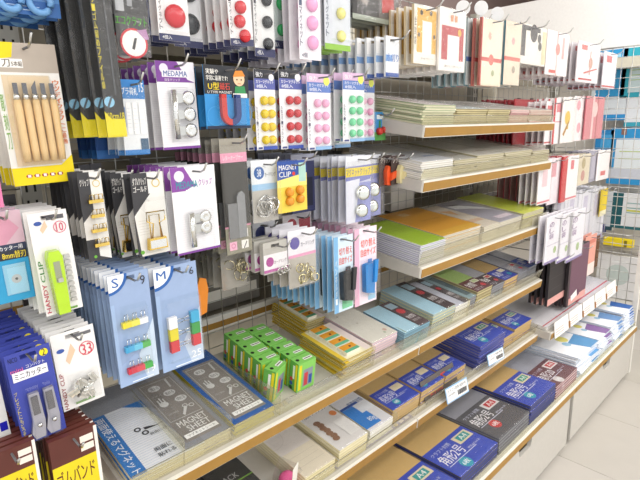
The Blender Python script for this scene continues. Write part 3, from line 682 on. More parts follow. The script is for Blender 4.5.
row('large_clip_card', 'clip', 'dark card with a chunky cream clip', 'dark card behind the chunky cream clip', 'cream clip cards', (391, 156, 404, 183), .90, 4, .03, 0x4a3a38, [('tb', 'クリップ', .1, .05, .9, .25, 0xe9e2da)], chunky(0xded2a2), jit=1)

# -- pencil sharpener style cards
def sharp(c):
    def f(root, w, h, y):
        m = col(c, .3, kind='plastic')
        b = B(); b.prism([(-.018, -.82 * h), (.017, -.86 * h), (.023, -.45 * h), (-.020, -.46 * h)], y - .018, y - .003, m, True); b.build('holder', root)
        b = B(); b.prism([(.006, -.7 * h), (.018, -.7 * h), (.024, -.41 * h), (.010, -.41 * h)], y - .026, y - .018, m); b.build('clip', root)
    return f
row('magnet_holder_card', 'pen holder', 'pale blue card with a black clip-on pen holder', 'blue-edged pen holder card in the long row behind the black one', 'black pen holder cards',
    (333, 238, 353, 307), .86, 12, .021, 0xd3e5f2, [('r', 0, 0, .22, 1, 0x7fb4de), ('tb', '切り替え', .27, .15, .95, .25, 0xe0533f), ('tb', '自由サイズ', .27, .27, .95, .37, 0xe0533f), ('r', .4, .85, .95, .97, 0x7cc79a), ('t', 'ペンホルダー', .06, .3, .16, .9, 0xf2f7fb, 'v')], both(sharp(0x2e3034), tray(.25, .4, .95, .88, .022)), drift=(-.002, 0), jit=1.2, hk='steel hook carrying the black pen holder cards')
row('magnet_holder_card', 'pen holder', 'pink-edged card with a clear blue clip-on pen holder', 'pen holder card in the row behind the clear blue one', 'blue pen holder cards',
    (354, 230, 376, 299), .865, 10, .023, 0xf0dfe8, [('r', 0, 0, .2, 1, 0xe8b4cc), ('tb', '切り替え', .27, .15, .95, .25, 0xe0533f), ('tb', '自由サイズ', .27, .27, .95, .37, 0xe0533f), ('r', .6, .88, .95, .97, 0x9cc3dc)], both(sharp(0x2a86cf), tray(.25, .4, .95, .88, .022)), jit=1.2)

# -- left low rows: blades, handy clip, S and M clips, 33 clips, mini cutters, rubber bands
def slider(root, w, h, y):
    g = col(0xb9e01a, .35, kind='plastic')
    b = B(); x = -.08 * w
    b.prism([(x - .010, -.98 * h), (x + .009, -.98 * h), (x + .011, -.42 * h), (x + .007, -.36 * h), (x - .009, -.36 * h), (x - .012, -.42 * h)], y - .020, y - .003, g, True); b.build('clip_gun', root)
    B().box(x - .005, x + .005, y - .0206, y - .020, -.66 * h, -.46 * h, col(0x9a9f84, .3)).build('window', root)
    B().box(x - .003, x + .005, y - .024, y - .0206, -.66 * h, -.62 * h, STEEL).build('slide_button', root)
    for i in range(9):
        z = -(.45 + .055 * i) * h
        b = B(); b.prism([(.28 * w - .005, z - .0025), (.28 * w + .005, z - .0025), (.28 * w + .004, z + .0035), (.28 * w - .004, z + .0035)], y - .006, y - .002, STEEL); b.build('staple_clip', root)
row('handy_clip_card', 'clip gun', 'white card with a lime green clip gun and small steel clips', 'white clip gun card hanging behind the lime green one', 'clip gun cards',
    (26, 214, 79, 308), .90, 6, .025, 0xf1efee, [('d', .22, .1, .1, 0x3a5aa8, .6), ('p', [(.25, .16), (.4, .08), (.45, .14), (.3, .2)], 0xe3c5a8), ('r', .45, .04, .9, .08, 0x55555c), ('o', .76, .16, .17, 0xd05a7c, .02), ('tb', '10', .66, .12, .85, .2, 0xd0486c), ('tb', 'HANDY', .04, .68, .15, .97, 0xc03a5a, 'l'), ('tb', 'CLIP', .04, .45, .15, .66, 0x4a8a4a, 'l'), ('r', .4, .965, .85, .985, 0x6fa04a)],
    both(slider, tray(.18, .33, .62, .99, .024)), tilt=-2.2, jit=2)
row('cutter_blade_card', 'cutter blades', 'blue card of spare cutter blades with a round window, at the picture edge', 'blue spare blade card hanging behind the front one', 'spare blade cards',
    (-22, 214, 33, 297), .93, 5, .03, 0x2f9fd0, [('r', 0, 0, 1, .36, 0xd7b7c4), ('p', [(0, .1), (.6, .05), (.9, .2), (.5, .36), (0, .36)], 0xd79ab0), ('r', 0, .36, 1, .43, 0x303a55), ('r', 0, .43, 1, .53, 0x2a2f3c), ('tb', 'カッター用', .3, .375, .9, .425, 0xf2f2f4), ('tb', '8mm替刃', .35, .44, .95, .52, 0xf0d838), ('r', .3, .58, .88, .92, 0x9fd0e8), ('d', .6, .75, .13, 0xb9bdc0), ('d', .6, .75, .04, 0x55585c)], tray(.3, .58, .9, .92, .01), tilt=-1.5, jit=2)
row('pink_tool_card', 'cutter', 'white and pink card just inside the left picture edge', 'pink card behind the one at the picture edge', 'pink edge cards', (-40, 150, 4, 207), .9, 2, .03, 0xf0d8e0, [('p', [(.6, .3), (1, .5), (1, 1), (.7, 1)], 0xe07aa8)], slot=False)

def binder(colors, u, v, s, horiz, root, w, h, y):
    x, z = (u - .5) * w, -v * h
    n = len(colors)
    for i, c in enumerate(colors):
        m = col(c, .3, kind='enamel'); b = B()
        if horiz: b.prism([(x + (i - n / 2) * s, z - .0055), (x + (i + 1 - n / 2) * s, z - .005), (x + (i + 1 - n / 2) * s, z + .006), (x + (i - n / 2) * s, z + .0055)], y - .011, y - .002, m)
        else: b.box(x - .009, x + .009, y - .011, y - .002, z - (i + 1 - n / 2) * s, z - (i - n / 2) * s - .001, m)
        o = b.build('binder_clip', root)
        c_ = B()
        if horiz: cx = x + (i + .5 - n / 2) * s; c_.tube([(cx - .004, y - .008, z + .004), (cx - .003, y - .009, z + .020), (cx + .003, y - .009, z + .020), (cx + .004, y - .008, z + .004)], .0009, CHROME, 5)
        else:
            cz = z - (i + .5 - n / 2) * s; d = 1 if u < .5 else -1
            c_.tube([(x + d * .006, y - .008, cz - .005), (x + d * .024, y - .009, cz - .003), (x + d * .024, y - .009, cz + .003), (x + d * .006, y - .008, cz + .005)], .0009, CHROME, 5)
        c_.build('handle', o)
def s_clips(root, w, h, y):
    for (v, cs) in ((.44, (0xe8d83a, 0xe8e05a, 0xf0f2f4)), (.66, (0x48a8d8, 0x6cc0e0, 0x58b058)), (.86, (0xd0384a, 0xd84a58, 0x3fae48))):
        binder(cs, .50, v, .016, True, root, w, h, y)
def m_clips(root, w, h, y):
    binder((0xf0f0f2, 0xe0d02a, 0xd03a44), .28, .64, .025, False, root, w, h, y)
    binder((0x3aa8d4, 0x3a9a48, 0xd03a44), .81, .64, .025, False, root, w, h, y)
clipbg = [('p', [(.55, .75), (1, .45), (1, 1), (.55, 1)], 0xc6d6ea), ('p', [(.0, 1), (.0, .82), (.5, .72), (.7, 1)], 0x9db6dc), ('r', 0, .25, .09, .95, 0x9fb8dc), ('q', .47, 0x2a62ae), ('q', .40, 0xf2f5f9)]
row('binder_clip_card', 'binder clips', 'pale blue card marked S with small coloured binder clips', 'pale blue card in the row behind the S clips', 'S binder clip cards',
    (106, 277, 158, 374), .88, 12, .020, 0x98aed2, clipbg + [('tb', 'S', .09, .025, .25, .105, 0x2a62ae), ('t', '9', .78, .05, .9, .13, 0x3a3a46), ('t', '19', .70, .88, .92, .95, 0xfafcff), ('r', .3, .975, .85, .985, 0xeaf1f8)], both(s_clips, tray(.2, .28, .85, .92, .016)), jit=1, tilt=-.5, hk='bent wire hook through the S clip cards')
row('binder_clip_card', 'binder clips', 'pale blue card marked M with medium coloured binder clips', 'pale blue card in the row behind the M clips', 'M binder clip cards',
    (152, 270, 203, 358), .885, 10, .022, 0x98aed2, clipbg + [('tb', 'M', .06, .03, .27, .105, 0x2a62ae), ('t', '6', .82, .05, .92, .12, 0x3a3a46), ('t', '25', .70, .88, .94, .95, 0xfafcff), ('r', .3, .975, .85, .985, 0xeaf1f8)], both(m_clips, tray(.12, .3, .98, .92, .016)), jit=1, tilt=-.5, hk='bent wire hook through the M clip cards')
o = thing('price_flap', 'orange plastic tab beside the M clip card', 'tab', tuple(onY(203, 290, .97)))
B().prism([(-.012, -.06), (.006, -.055), (.014, 0), (.010, .025), (-.006, .03), (-.014, .01)], 0, .004, col(0xe98a1e, .4, kind='plastic')).build('tab', o)

def steel_pile(root, w, h, y):
    rr = random.Random(9); me = None
    for i in range(10):
        b = B(); b.prism([(-.010, -.005), (.010, -.005), (.008, .006), (-.008, .006)], -.007, 0, CHROME); b.box(-.009, .009, -.0085, -.007, -.002, .002, STEEL)
        o = b.build('steel_clip', root); o.location = ((rr.uniform(.28, .82) - .5) * w, y - .004 - .004 * (i % 3), -rr.uniform(.64, .86) * h); o.rotation_euler = (0, rr.uniform(0, 3), rr.uniform(-.4, .4))
row('steel_clip_card', 'clips', 'white card marked 33 with a pile of small steel clips', 'white clip card in the row behind the one marked 33', 'white cards marked 33',
    (49, 336, 102, 397), .885, 11, .02, 0xf0eeec, [('d', .17, .22, .09, 0x3a5aa8, .6), ('p', [(.25, .36), (.42, .16), (.5, .26), (.32, .42)], 0xe3c5a8), ('r', .5, .06, .92, .1, 0x66666c), ('o', .76, .28, .18, 0xd0485c, .02), ('tb', '33', .64, .22, .88, .36, 0xd0485c), ('tb', 'HANDY CLIP', .04, .5, .13, .98, 0xa04a4a, 'l'), ('r', .3, .93, .75, .96, 0x6fa04a)], both(steel_pile, tray(.2, .55, .92, .92, .018)), tilt=-2, jit=2)
def cutters(root, w, h, y):
    for u in (.40, .74):
        x = (u - .5) * w
        b = B(); b.prism([(x - .009, -.95 * h), (x + .006, -.95 * h), (x + .010, -.78 * h), (x + .008, -.45 * h), (x - .007, -.45 * h), (x - .008, -.75 * h), (x - .013, -.88 * h)], y - .010, y - .002, col(0xa9a8b4, .25, .3, kind='plastic'), True); c = b.build('mini_cutter', root)
        B().box(x - .005, x + .005, y - .0125, y - .010, -.68 * h, -.48 * h, col(0x77767c, .25, .6, kind='metal')).build('blade_cover', c)
        B().lathe([(.004, 0), (.003, .003)], (x, y - .0125, -.8 * h), (0, -1, 0), CHROME, 10).build('slide_button', c)
row('mini_cutter_card', 'mini cutters', 'deep blue card with two clear mini cutters', 'deep blue mini cutter card in the row behind the front one', 'mini cutter cards',
    (3, 356, 62, 430), .87, 12, .021, 0x3d49a6, [('t', 'NICO', .06, .04, .26, .09, 0x15193c), ('d', .84, .08, .1, 0xf0e020), ('tb', '2', .80, .04, .88, .115, 0x2a2a3a), ('r', .08, .2, .86, .3, 0xf2f2f6), ('tb', 'ミニカッター', .12, .215, .83, .285, 0x2a2a3c), ('t', 'コンパクト', .4, .15, .82, .185, 0xf2f2f6), ('tb', 'mini', .06, .16, .33, .2, 0xe06aa0), ('t', 'プレゼントにもどうぞ', .03, .4, .1, .9, 0xd8c840, 'v')],
    both(cutters, tray(.22, .36, .58, .98, .016), tray(.6, .36, .92, .98, .016)), tilt=-2.5, jit=1.5)
def rb(px, Y, n, front, rest, group):
    row('rubber_band_pack', 'rubber bands', front, rest, group, px, Y, n, .017, 0x5a2a22, [('r', 0, 0, 1, .28, 0x5c2c24), ('r', 0, .28, 1, 1, 0xe6cf1c), ('r', .93, 0, 1, 1, 0xefe9e0), ('tb', 'ゴムバンド', .06, .34, .86, .52, 0x5a1f1a), ('d', .78, .75, .16, 0x7a2a22), ('tb', '100g', .68, .7, .88, .8, 0xf2e9c8), ('r', .62, .06, .9, .13, 0xf0e6da), ('r', .62, .15, .9, .22, 0xf0e6da), ('r', .08, .6, .5, .9, 0x8a5a2c)], None, t=.011, jit=1, edge=col(0x6a352c, .5, kind='card'))
rb((46, 441, 100, 510), .86, 12, 'brown and yellow rubber band pack at the front of the wide row', 'rubber band pack in the wide row behind the front one', 'rubber band packs, wide row')
rb((-16, 455, 38, 520), .86, 8, 'brown rubber band pack in the bottom corner of the picture', 'rubber band pack behind the one in the bottom corner', 'rubber band packs, corner row')
row('white_card_stub', 'card', 'plain white card cut by the left picture edge beside the mini cutters', 'plain white card', 'white stub cards', (-40, 360, 8, 438), .9, 1, .02, 0xe9e9e6, [('r', .7, .8, .95, .9, 0x9ab)], tilt=-2)

# ================================================================== goods lying on the shelves
def stack(name, cat, top, rest, group, sh, x0, x1, d0, d1, n, t, base, spec, edge=None, extras=None, film=False, jit=.6, yaw=0., h0=.001, drift=0., dz=None):
    R = math.radians; w, h = x1 - x0, d1 - d0; dz = dz or t * 1.04
    def place(i, j=0.):
        p, a = on_shelf(sh, (x0 + x1) / 2 + random.uniform(-1, 1) * .0008 * jit * j, d1 + random.uniform(-1, 1) * .002 * jit * j + drift * (n - 1 - i), h0 + dz * i)
        return p, (-PI / 2 + a, 0, R(yaw + random.uniform(-jit, jit) * j))
    p, r = place(n - 1)
    o = thing(name, top, cat, p, group if n > 1 else None, r)
    make_pack(o, w, h, t, base, spec, extras, film, False, edge, .0015, 'pack')
    parts = [k for k in kids(o) if k.name not in NOREP]
    for i in range(n - 2, -1, -1):
        p, r = place(i, 1.)
        dup(o, parts, p, r, rest + ', ' + ORD[n - 1 - i] + ' from the top')
    return o
CREAMEDGE = edged(0xefe6c4, 0xcfc49c); WHITEEDGE = edged(0xf2f0ea, 0xc9c6be); KRAFTEDGE = edged(0xd6bb8a, 0xab8c5a); GREYEDGE = edged(0x9a9ba3, 0x6c6d74); PINKEDGE = edged(0xe6c4c8, 0xb9b4c6); BLUEEDGE = edged(0x8fb6cc, 0x5f8294); MULTI = edged(0xd2c79a, 0x8d7f5c, 500); GREENEDGE = edged(0xa9b59a, 0xd8d6c6, 500)

# ---- magnet sheets
stack('magnet_sheet_pack', 'magnet sheets', 'white ruled magnet sheet pack with a blue side band', 'magnet sheet pack under the white ruled one', 'white ruled magnet sheet packs', 'L4', .30, .455, .016, .305, 5, .0052, 0x9a9da4,
      [('r', 0, .3, 1, 1, 0xeef1f6), ('l', .16, .32, 1, 1, 30, 0xc4d0e2, .0005), ('r', 0, .3, .2, 1, 0x2b78c2), ('p', [(.45, .3), (.8, .3), (.8, .44)], 0x2b78c2), ('tb', '両面使えるマグネット', .04, .33, .165, .98, 0xf6f8fa, 'r'), ('d', .78, .5, .09, 0xb9babd, .7), ('o', .42, .6, .045, 0x2a2c30, .02), ('o', .48, .66, .045, 0x2a2c30, .02), ('p', [(.5, .6), (.72, .64), (.5, .63)], 0x2a2c30), ('t', '自由にカット', .52, .68, .86, .71, 0x44464c), ('p', [(.74, .86), (.9, .78), (.92, .8), (.77, .88)], 0x22242a), ('tb', '両面に', .42, .84, .66, .88, 0x44464c), ('tb', '貼れる', .42, .9, .66, .94, 0x44464c)], CREAMEDGE, None, True)
def ms(c0, border): return [('r', 0, 0, 1, 1, c0), ('r', .1, .17, .9, .95, 0x98928c), ('r', .14, .2, .86, .205, 0xdcdcd8), ('r', .14, .70, .86, .705, 0xdcdcd8), ('r', .14, .2, .15, .7, 0xdcdcd8), ('r', .85, .2, .86, .7, 0xdcdcd8),
      ('d', .38, .28, .13, 0xe9e9e6, .8), ('d', .58, .39, .13, 0xe9e9e6, .8), ('d', .68, .5, .13, 0xe9e9e6, .8), ('t', '使える', .29, .26, .47, .3, 0x55524e), ('t', '貼れる', .49, .37, .67, .41, 0x55524e), ('t', '切れる', .59, .48, .77, .52, 0x55524e), ('p', [(.7, .22), (.75, .21), (.72, .33), (.68, .33)], 0xdcdcd8), ('d', .3, .5, .09, 0xe4e4e0), ('r', .22, .43, .25, .5, 0xe4e4e0), ('r', .28, .41, .31, .5, 0xe4e4e0), ('r', .34, .43, .37, .5, 0xe4e4e0),
      ('o', .62, .6, .06, 0xe4e4e0, .022), ('o', .74, .62, .06, 0xe4e4e0, .022), ('p', [(.6, .6), (.45, .68), (.48, .7), (.64, .62)], 0xe4e4e0), ('t', 'らくらくカット', .2, .37, .4, .39, 0xdcdcd8), ('t', 'ハサミで切れる', .2, .62, .42, .64, 0xdcdcd8),
      ('tb', 'MAGNET', .2, .735, .82, .80, 0xf4f4f0), ('tb', 'SHEET', .3, .81, .8, .87, 0xf4f4f0), ('r', .14, .885, .86, .93, 0xf0f0ec), ('t', 'マグネットシート', .2, .893, .8, .922, 0x55524e)]
stack('magnet_sheet_pack', 'magnet sheets', 'grey-bordered MAGNET SHEET pack, top of its stack', 'grey magnet sheet pack in the stack', 'grey magnet sheet packs', 'L4', .413, .52, .02, .318, 5, .0055, 0xb2b5ba, ms(0x9a9da4, 0), CREAMEDGE, None, True)
stack('magnet_sheet_pack', 'magnet sheets', 'blue-bordered MAGNET SHEET pack, top of its stack', 'blue magnet sheet pack in the stack', 'blue magnet sheet packs', 'L4', .53, .64, .02, .312, 5, .0055, 0x2a63b0, ms(0x2a63b0, 0), edged(0xe0d23a, 0xb5a93a), None, True)

# ---- green boxes
gm = col(0x86cc62, .4, kind='card')
def green_box():
    o = thing('clay_box', '', 'box')
    w_, d_, h_ = .058, .031, .082
    B().box(0, w_, 0, d_, 0, h_, gm).build('box', o)
    b = B(); z = h_ + .0005
    def q(x0, x1, y0, y1, c, dz=0): b.add([(x0, y0, z + dz), (x1, y0, z + dz), (x1, y1, z + dz), (x0, y1, z + dz)], [(0, 1, 2, 3)], col(c))
    q(.026, .053, .007, .017, 0xf2f2ec); q(.028, .051, .0105, .0135, 0x555a50, .0001)
    b.add([(.010 + .005 * math.cos(k * PI / 6), .016 + .005 * math.sin(k * PI / 6), z) for k in range(12)], [tuple(range(12))], col(0x1c2a18))
    b.build('top_print', o)
    s = B(); x = -.0005                                        # narrow side facing along the row
    def sq(y0, y1, z0, z1, c, m=0): s.add([(x - m, y1, z0), (x - m, y0, z0), (x - m, y0, z1), (x - m, y1, z1)], [(0, 1, 2, 3)], col(c))
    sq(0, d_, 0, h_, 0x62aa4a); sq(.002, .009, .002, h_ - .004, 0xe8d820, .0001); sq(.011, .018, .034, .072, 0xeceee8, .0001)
    for k, c in enumerate((0xc8404a, 0x2f55a8, 0x243a28)):
        cz = .031 - k * .0125
        s.add([(x - .0002, .022 + .0062 * math.cos(a * PI / 3), cz + .0062 * math.sin(a * PI / 3)) for a in range(6)], [tuple(range(6))[::-1]], col(c))
    s.build('side_print', o)
    f = B(); y = -.0005
    def fq(x0, x1, z0, z1, c, m=0): f.add([(x0, y - m, z0), (x1, y - m, z0), (x1, y - m, z1), (x0, y - m, z1)], [(0, 1, 2, 3)], col(c))
    fq(0, w_, 0, h_, 0x86cc62); fq(.004, .012, .004, h_ - .006, 0xe8d820, .0001); fq(.018, .05, .01, .06, 0x8a93a0, .0001); fq(.022, .034, .012, .05, 0xc8404a, .0002); fq(.038, .048, .014, .04, 0x2f55a8, .0002)
    f.build('front_print', o)
    return o
gproto = green_box(); gparts = kids(gproto); first = True
gspots = [('left', i, .668 + .0015 * i, .108 + .0345 * i, random.uniform(-3, 3)) for i in range(5)] + [('right', i, .738 - .001 * i, .05 + .0365 * i, random.uniform(-4, 4)) for i in range(6)]
for side, i, x, d, yw in gspots:
    p, a = on_shelf('L4', x, d, .0012)
    lab = 'green box with white top label, %s from the front in the %s column' % (ORD[i], side)
    rot = (a, 0, math.radians(yw))
    if first: gproto.location = p; gproto.rotation_euler = rot; gproto['label'] = lab; gproto['group'] = 'green boxes on the magnet shelf'; first = False
    else:
        gproto_l = dup(gproto, gparts, p, rot, lab)
p, a = on_shelf('L4', .668, .058, .0012)
dup(gproto, gparts, p, (a, 0, math.radians(24)), 'green box standing askew in front of the left column')

# ---- tan packs with four picture boxes
def quad_boxes(root, w, h, y):
    for i in range(4):
        z1 = -h * (.06 + .225 * i); z0 = z1 - h * .2
        b = B(); b.box(-w * .30, w * .16, y - .010, y - .001, z0, z1, col(0xe9e4d2)); bb = b.build('picture_box', root)
        B().box(-w * .29, w * .15, y - .0106, y - .010, z0 + h * .07, z1 - h * .005, col(0xdf9a2c)).build('orange_print', bb)
        B().box(-w * .29, w * .15, y - .0107, y - .010, z0 + h * .005, z0 + h * .07, col(0x66b08a)).build('green_print', bb)
        B().lathe([(.004, 0), (.003, .001)], (0 - w * .02, y - .0106, z0 + h * .12), (0, -1, 0), col(0x7a3a1c), 10).build('motif', bb)
for nm, x0, x1, d0, d1, n, hh in (('back', .915, .995, .215, .37, 8, 0), ('front', .872, .99, .022, .19, 7, 0)):
    o = stack('eraser_pack', 'eraser packs', 'topmost wide pack with four orange and green picture boxes, %s stack' % nm, 'yellow-edged flat pack in the %s stack of picture-box packs' % nm, 'packs in the %s picture-box stack' % nm, 'L4', x0, x1, d0, d1, n, .0035, 0xe6ddb4,
          [('r', .02, .03, .98, .97, 0xe9e2c4), ('r', .8, .02, 1, .98, 0xe6d8d2), ('r', .0, 0, .12, 1, 0xe0c23a)], edged(0xe2cf86, 0xa08a4c), None, False, jit=2.5, dz=.0085)
    quad_boxes(o, x1 - x0, d1 - d0, -.0035)
stack('letter_pad', 'letter pads', 'cream letter pad with faint floral corner, top of its stack', 'pad in the pink-edged stack under the cream letter pad', 'cream letter pads', 'L4', .997, 1.112, .03, .235, 6, .0095, 0xe6e3d6, [('r', .04, .04, .96, .96, 0xe9e6da), ('d', .8, .85, .06, 0xd8b8a8), ('d', .7, .9, .04, 0xb9c4a8), ('d', .25, .2, .03, 0xbab6a6), ('d', .45, .5, .03, 0xc6c0b0)], PINKEDGE, None, True, jit=1)
def pastel(c, band, red=0xd0404a): return [('r', 0, 0, .60, 1, c), ('r', .60, 0, 1, 1, band), ('r', .66, .08, .94, .28, 0xa9c4d2), ('d', .8, .42, .12, red), ('tb', '封筒', .66, .6, .94, .72, 0xe9e2e2), ('tb', '洋形2号', .66, .76, .94, .84, 0xd8d0d0), ('r', .58, .0, .6, 1, 0x2a2c30)]
stack('envelope_pack', 'envelopes', 'light blue envelope pack beside the cream letter pads', 'pack under the light blue one beside the letter pads', 'light blue envelope packs by the pads', 'L4', 1.125, 1.255, .012, .175, 5, .011, 0x9fcbe0, pastel(0xb4dbec, 0x5a464a), BLUEEDGE, None, True)
stack('envelope_pack', 'envelopes', 'light blue envelope pack with a red dot, right of the shelf joint', 'pack in the stack right of the shelf joint under light blue', 'light blue envelope packs past the joint', 'L4', 1.285, 1.415, .02, .235, 6, .0105, 0x9fcbe0, pastel(0xb4dbec, 0x4e3e42), edged(0xd8cf9c, 0x9db4bc, 500), None, True)
stack('envelope_pack', 'envelopes', 'lavender envelope pack with a dark band and red dot', 'pack under the lavender one', 'lavender envelope packs', 'L4', 1.42, 1.515, .02, .225, 5, .0105, 0xbdbfcb, pastel(0xd0d2de, 0x625a5e), WHITEEDGE, None, True)
stack('envelope_pack', 'envelopes', 'dull teal envelope pack squeezed left of the leaf green one', 'pack under the dull teal one', 'dull teal envelope packs', 'L4', 1.52, 1.575, .03, .235, 5, .010, 0x8fa8ae, [('r', .4, .1, 1, .9, 0x5c7076)], GREYEDGE, None, True)
def banded(c, band, lab, labc): return [('r', 0, 0, 1, 1, c), ('r', 0, .62, 1, 1, band), ('r', .58, .66, .95, .76, 0xe9e6d2), ('r', .62, .675, .91, .745, labc), ('tb', lab, .08, .7, .5, .86, 0xf0eeec), ('d', .78, .88, .1, 0xd0404a if band != 0x2138a0 else 0x25a0b0), ('l', .08, .9, .6, .97, 2, 0xcfd0d8, .0008)]
stack('envelope_pack', 'envelopes', 'leaf green envelope pack with a maroon front band', 'pack under the leaf green one', 'leaf green envelope packs', 'L4', 1.58, 1.69, .03, .245, 5, .012, 0xb2d07c, banded(0xb2d07c, 0x6a3a3e, '封筒', 0xb8c890), MULTI, None, True)
stack('envelope_pack', 'envelopes', 'pale grey envelope pack with a dark front band, after the green', 'pack under the pale grey one after the green', 'pale grey envelope packs after the green', 'L4', 1.695, 1.79, .03, .245, 5, .0105, 0xb2b2b8, banded(0xb8b8be, 0x4a3a40, '角8', 0xc04048), GREYEDGE, None, True)
stack('envelope_pack', 'envelopes', 'narrow kraft envelope pack with a blue band on the pastel shelf', 'kraft pack under the narrow blue-banded one on the pastel shelf', 'narrow kraft packs on the pastel shelf', 'L4', 1.795, 1.905, .03, .245, 5, .0105, 0xccaa6c, banded(0xccaa6c, 0x2138a0, '長形', 0xe4dcb8), KRAFTEDGE, None, True)
stack('envelope_pack', 'envelopes', 'grey-white envelope pack with a red dot near the shelf end', 'pack under the grey-white one near the shelf end', 'grey-white packs near the shelf end', 'L4', 1.91, 2.0, .03, .245, 5, .011, 0xb9b9bf, banded(0xb9bac2, 0x9a9aa4, '白封', 0xc04048), GREYEDGE, None, True)
stack('envelope_pack', 'envelopes', 'white envelope pack with a bright blue band at the shelf end', 'pack under the blue-banded white one at the shelf end', 'blue-banded white packs', 'L4', 2.003, 2.08, .03, .245, 5, .012, 0xc9c9cf, banded(0xc6c8d0, 0x2a50a8, '二重', 0xd8dce8), GREYEDGE, None, True)

# ---- L5: letter packs and small kraft envelopes
stack('sticker_pack', 'black packs', 'black pack with green line and silver motif below the magnet shelf', 'black pack under the silver motif one', 'black packs with green lines', 'L5', .53, .635, .02, .2, 4, .010, 0x2c2d2e, [('r', .0, .45, 1, .47, 0x7fb53a), ('tb', 'BLACK', .1, .3, .7, .4, 0xb9b9b9), ('d', .6, .75, .2, 0x4a4c4e), ('p', [(.5, .8), (.75, .62), (.8, .66), (.55, .85)], 0xc9c9cc)], None, None, True)
stack('sticker_pack', 'black packs', 'black pack with a white stamp below the magnet shelf', 'black pack under the white stamp one', 'black packs with white stamps', 'L5', .42, .525, .02, .2, 4, .010, 0x2a2b2c, [('o', .5, .3, .12, 0xb9b9b9, .03), ('tb', 'BLACK', .15, .5, .8, .6, 0xa9a9a9), ('r', 0, .65, 1, .67, 0x7fb53a), ('d', .3, .85, .12, 0xb02a3a)], None, None, True)
p, a = on_shelf('L5', .70, .055, .024)
o = thing('pink_puff_bag', 'clear bag holding a hot pink puff below the magnet shelf', 'puff', p, None, (a, 0, .3))
b = B(); b.lathe([(.002, -.02), (.013, -.017), (.021, -.008), (.023, 0), (.021, .009), (.013, .018), (.002, .021)], (0, 0, 0), (0, 0, 1), col(0xf0569a, .6, 0, .2, 120, 'fluff'), 20); b.build('puff', o)
b = B(); b.prism([(-.03, -.019), (.03, -.019), (.026, .022), (.0, .06), (-.026, .022)], -.028, .028, FILM); b.build('bag', o)
b = B(); b.prism([(-.03, .0), (-.006, -.0), (-.006, .075), (-.03, .065)], -.0005 - .03, -.03, WHITE); b.build('label', o)
stack('letter_set', 'letter set', 'white letter set with a pale floral edge beside the pink puff', 'letter set under the white one beside the puff', 'white letter sets beside the puff', 'L5', .722, .83, .012, .25, 5, .0085, 0xe3dcd6, [('r', 0, .6, 1, 1, 0xe6dcc6), ('r', 0, 0, 1, .04, 0xc9c0b8), ('l', .1, .65, .9, .9, 3, 0xcfc4b0, .0006), ('o', .1, .3, .4, 0xb9b2aa, .006)], CREAMEDGE, None, True)
stack('envelope_pack', 'envelopes', 'white padded envelope pack printed with a brown twist picture', 'white pack under the brown twist picture', 'white packs with brown twist picture', 'L5', .845, .96, .012, .25, 6, .0095, 0xe2dfdc, [('tb', '内側がクッション', .05, .28, .9, .36, 0x6a6460), ('r', .05, .2, .3, .24, 0xe08a4a), ('r', .6, .2, .9, .24, 0xe08a4a)] + [('d', .25 + .03 * (i % 2), .5 + .055 * i, .1, 0x8f6a50, .8) for i in range(7)] + [('d', .86, .48, .1, 0xe08a4a), ('r', .6, .6, 1, .9, 0xeceae6)], CREAMEDGE, None, True)
stack('envelope_pack', 'envelopes', 'white envelope pack with a sky blue corner label', 'white pack under the sky blue corner label', 'white packs with sky blue label', 'L5', .975, 1.08, .015, .25, 5, .010, 0xdedde0, [('r', .0, .52, .62, .95, 0x2a7fd0), ('r', .45, .42, 1, .7, 0xe4e6ea), ('tb', '事務用封筒', .35, .44, .95, .52, 0x3a5a90), ('tb', '80g', .35, .8, .6, .9, 0xf0f4f8), ('r', .0, .48, .7, .52, 0x1f4fa0)], WHITEEDGE, None, True)
def kraft(txt, c=0xd0ae70, band=0x2f49b8, tab=0xe6d8b4, dot=0x25a0b8, v=.56, tabink=None):
    L = [('r', 0, 0, 1, 1, c), ('p', [(0, .0), (1, .0), (1, .012), (0, .012)], 0xb09258 if c == 0xd0ae70 else c), ('r', 0, v, 1, 1, band), ('r', .6, v + .05, .95, v + .17, tab), ('tb', txt, .07, v + .12, .56, v + .26, 0xf0f0f4), ('t', 'クラフト封筒', .07, v + .05, .5, v + .1, 0xd4d8ec), ('d', .32, v + .34, .1, dot), ('tb', '6枚', .25, v + .31, .39, v + .37, 0xf2f6f8), ('r', .07, v + .275, .75, v + .283, 0xd4d8ec), ('t', '85g/m2', .6, v + .24, .9, v + .27, 0xd4d8ec)]
    if tabink: L += [('r', .66, v + .07, .9, v + .15, tabink), ('tb', 'A4', .7, v + .08, .86, v + .14, 0xf2f2ec)]
    return L
for k, (x0, x1, txt) in enumerate(((1.10, 1.24, '長形3号'), (1.25, 1.385, '長形4号'), (1.395, 1.525, '角形8号'))):
    stack('envelope_pack', 'envelopes', ['small kraft envelope pack left of the leaning dark card', 'small kraft envelope pack behind the leaning dark card', 'small kraft envelope pack right of the leaning dark card'][k], 'kraft pack in the %s small kraft stack' % ['first', 'second', 'third'][k],
          '%s small kraft stack' % ['first', 'second', 'third'][k], 'L5', x0, x1, .03, .25, 5, .0105, 0xccaa6c, kraft(txt), KRAFTEDGE, None, True)
stack('envelope_pack', 'envelopes', 'tall stack of kraft envelopes with blue fronts, its topmost pack', 'kraft pack in the tall stack on the low shelf', 'tall kraft stack on the low shelf', 'L5', 1.60, 1.80, .02, .27, 9, .0105, 0xccaa6c, kraft('角形2号', tabink=0x2a9a8a), edged(0x6a6a90, 0x27389a, 700), None, True, jit=1.2)
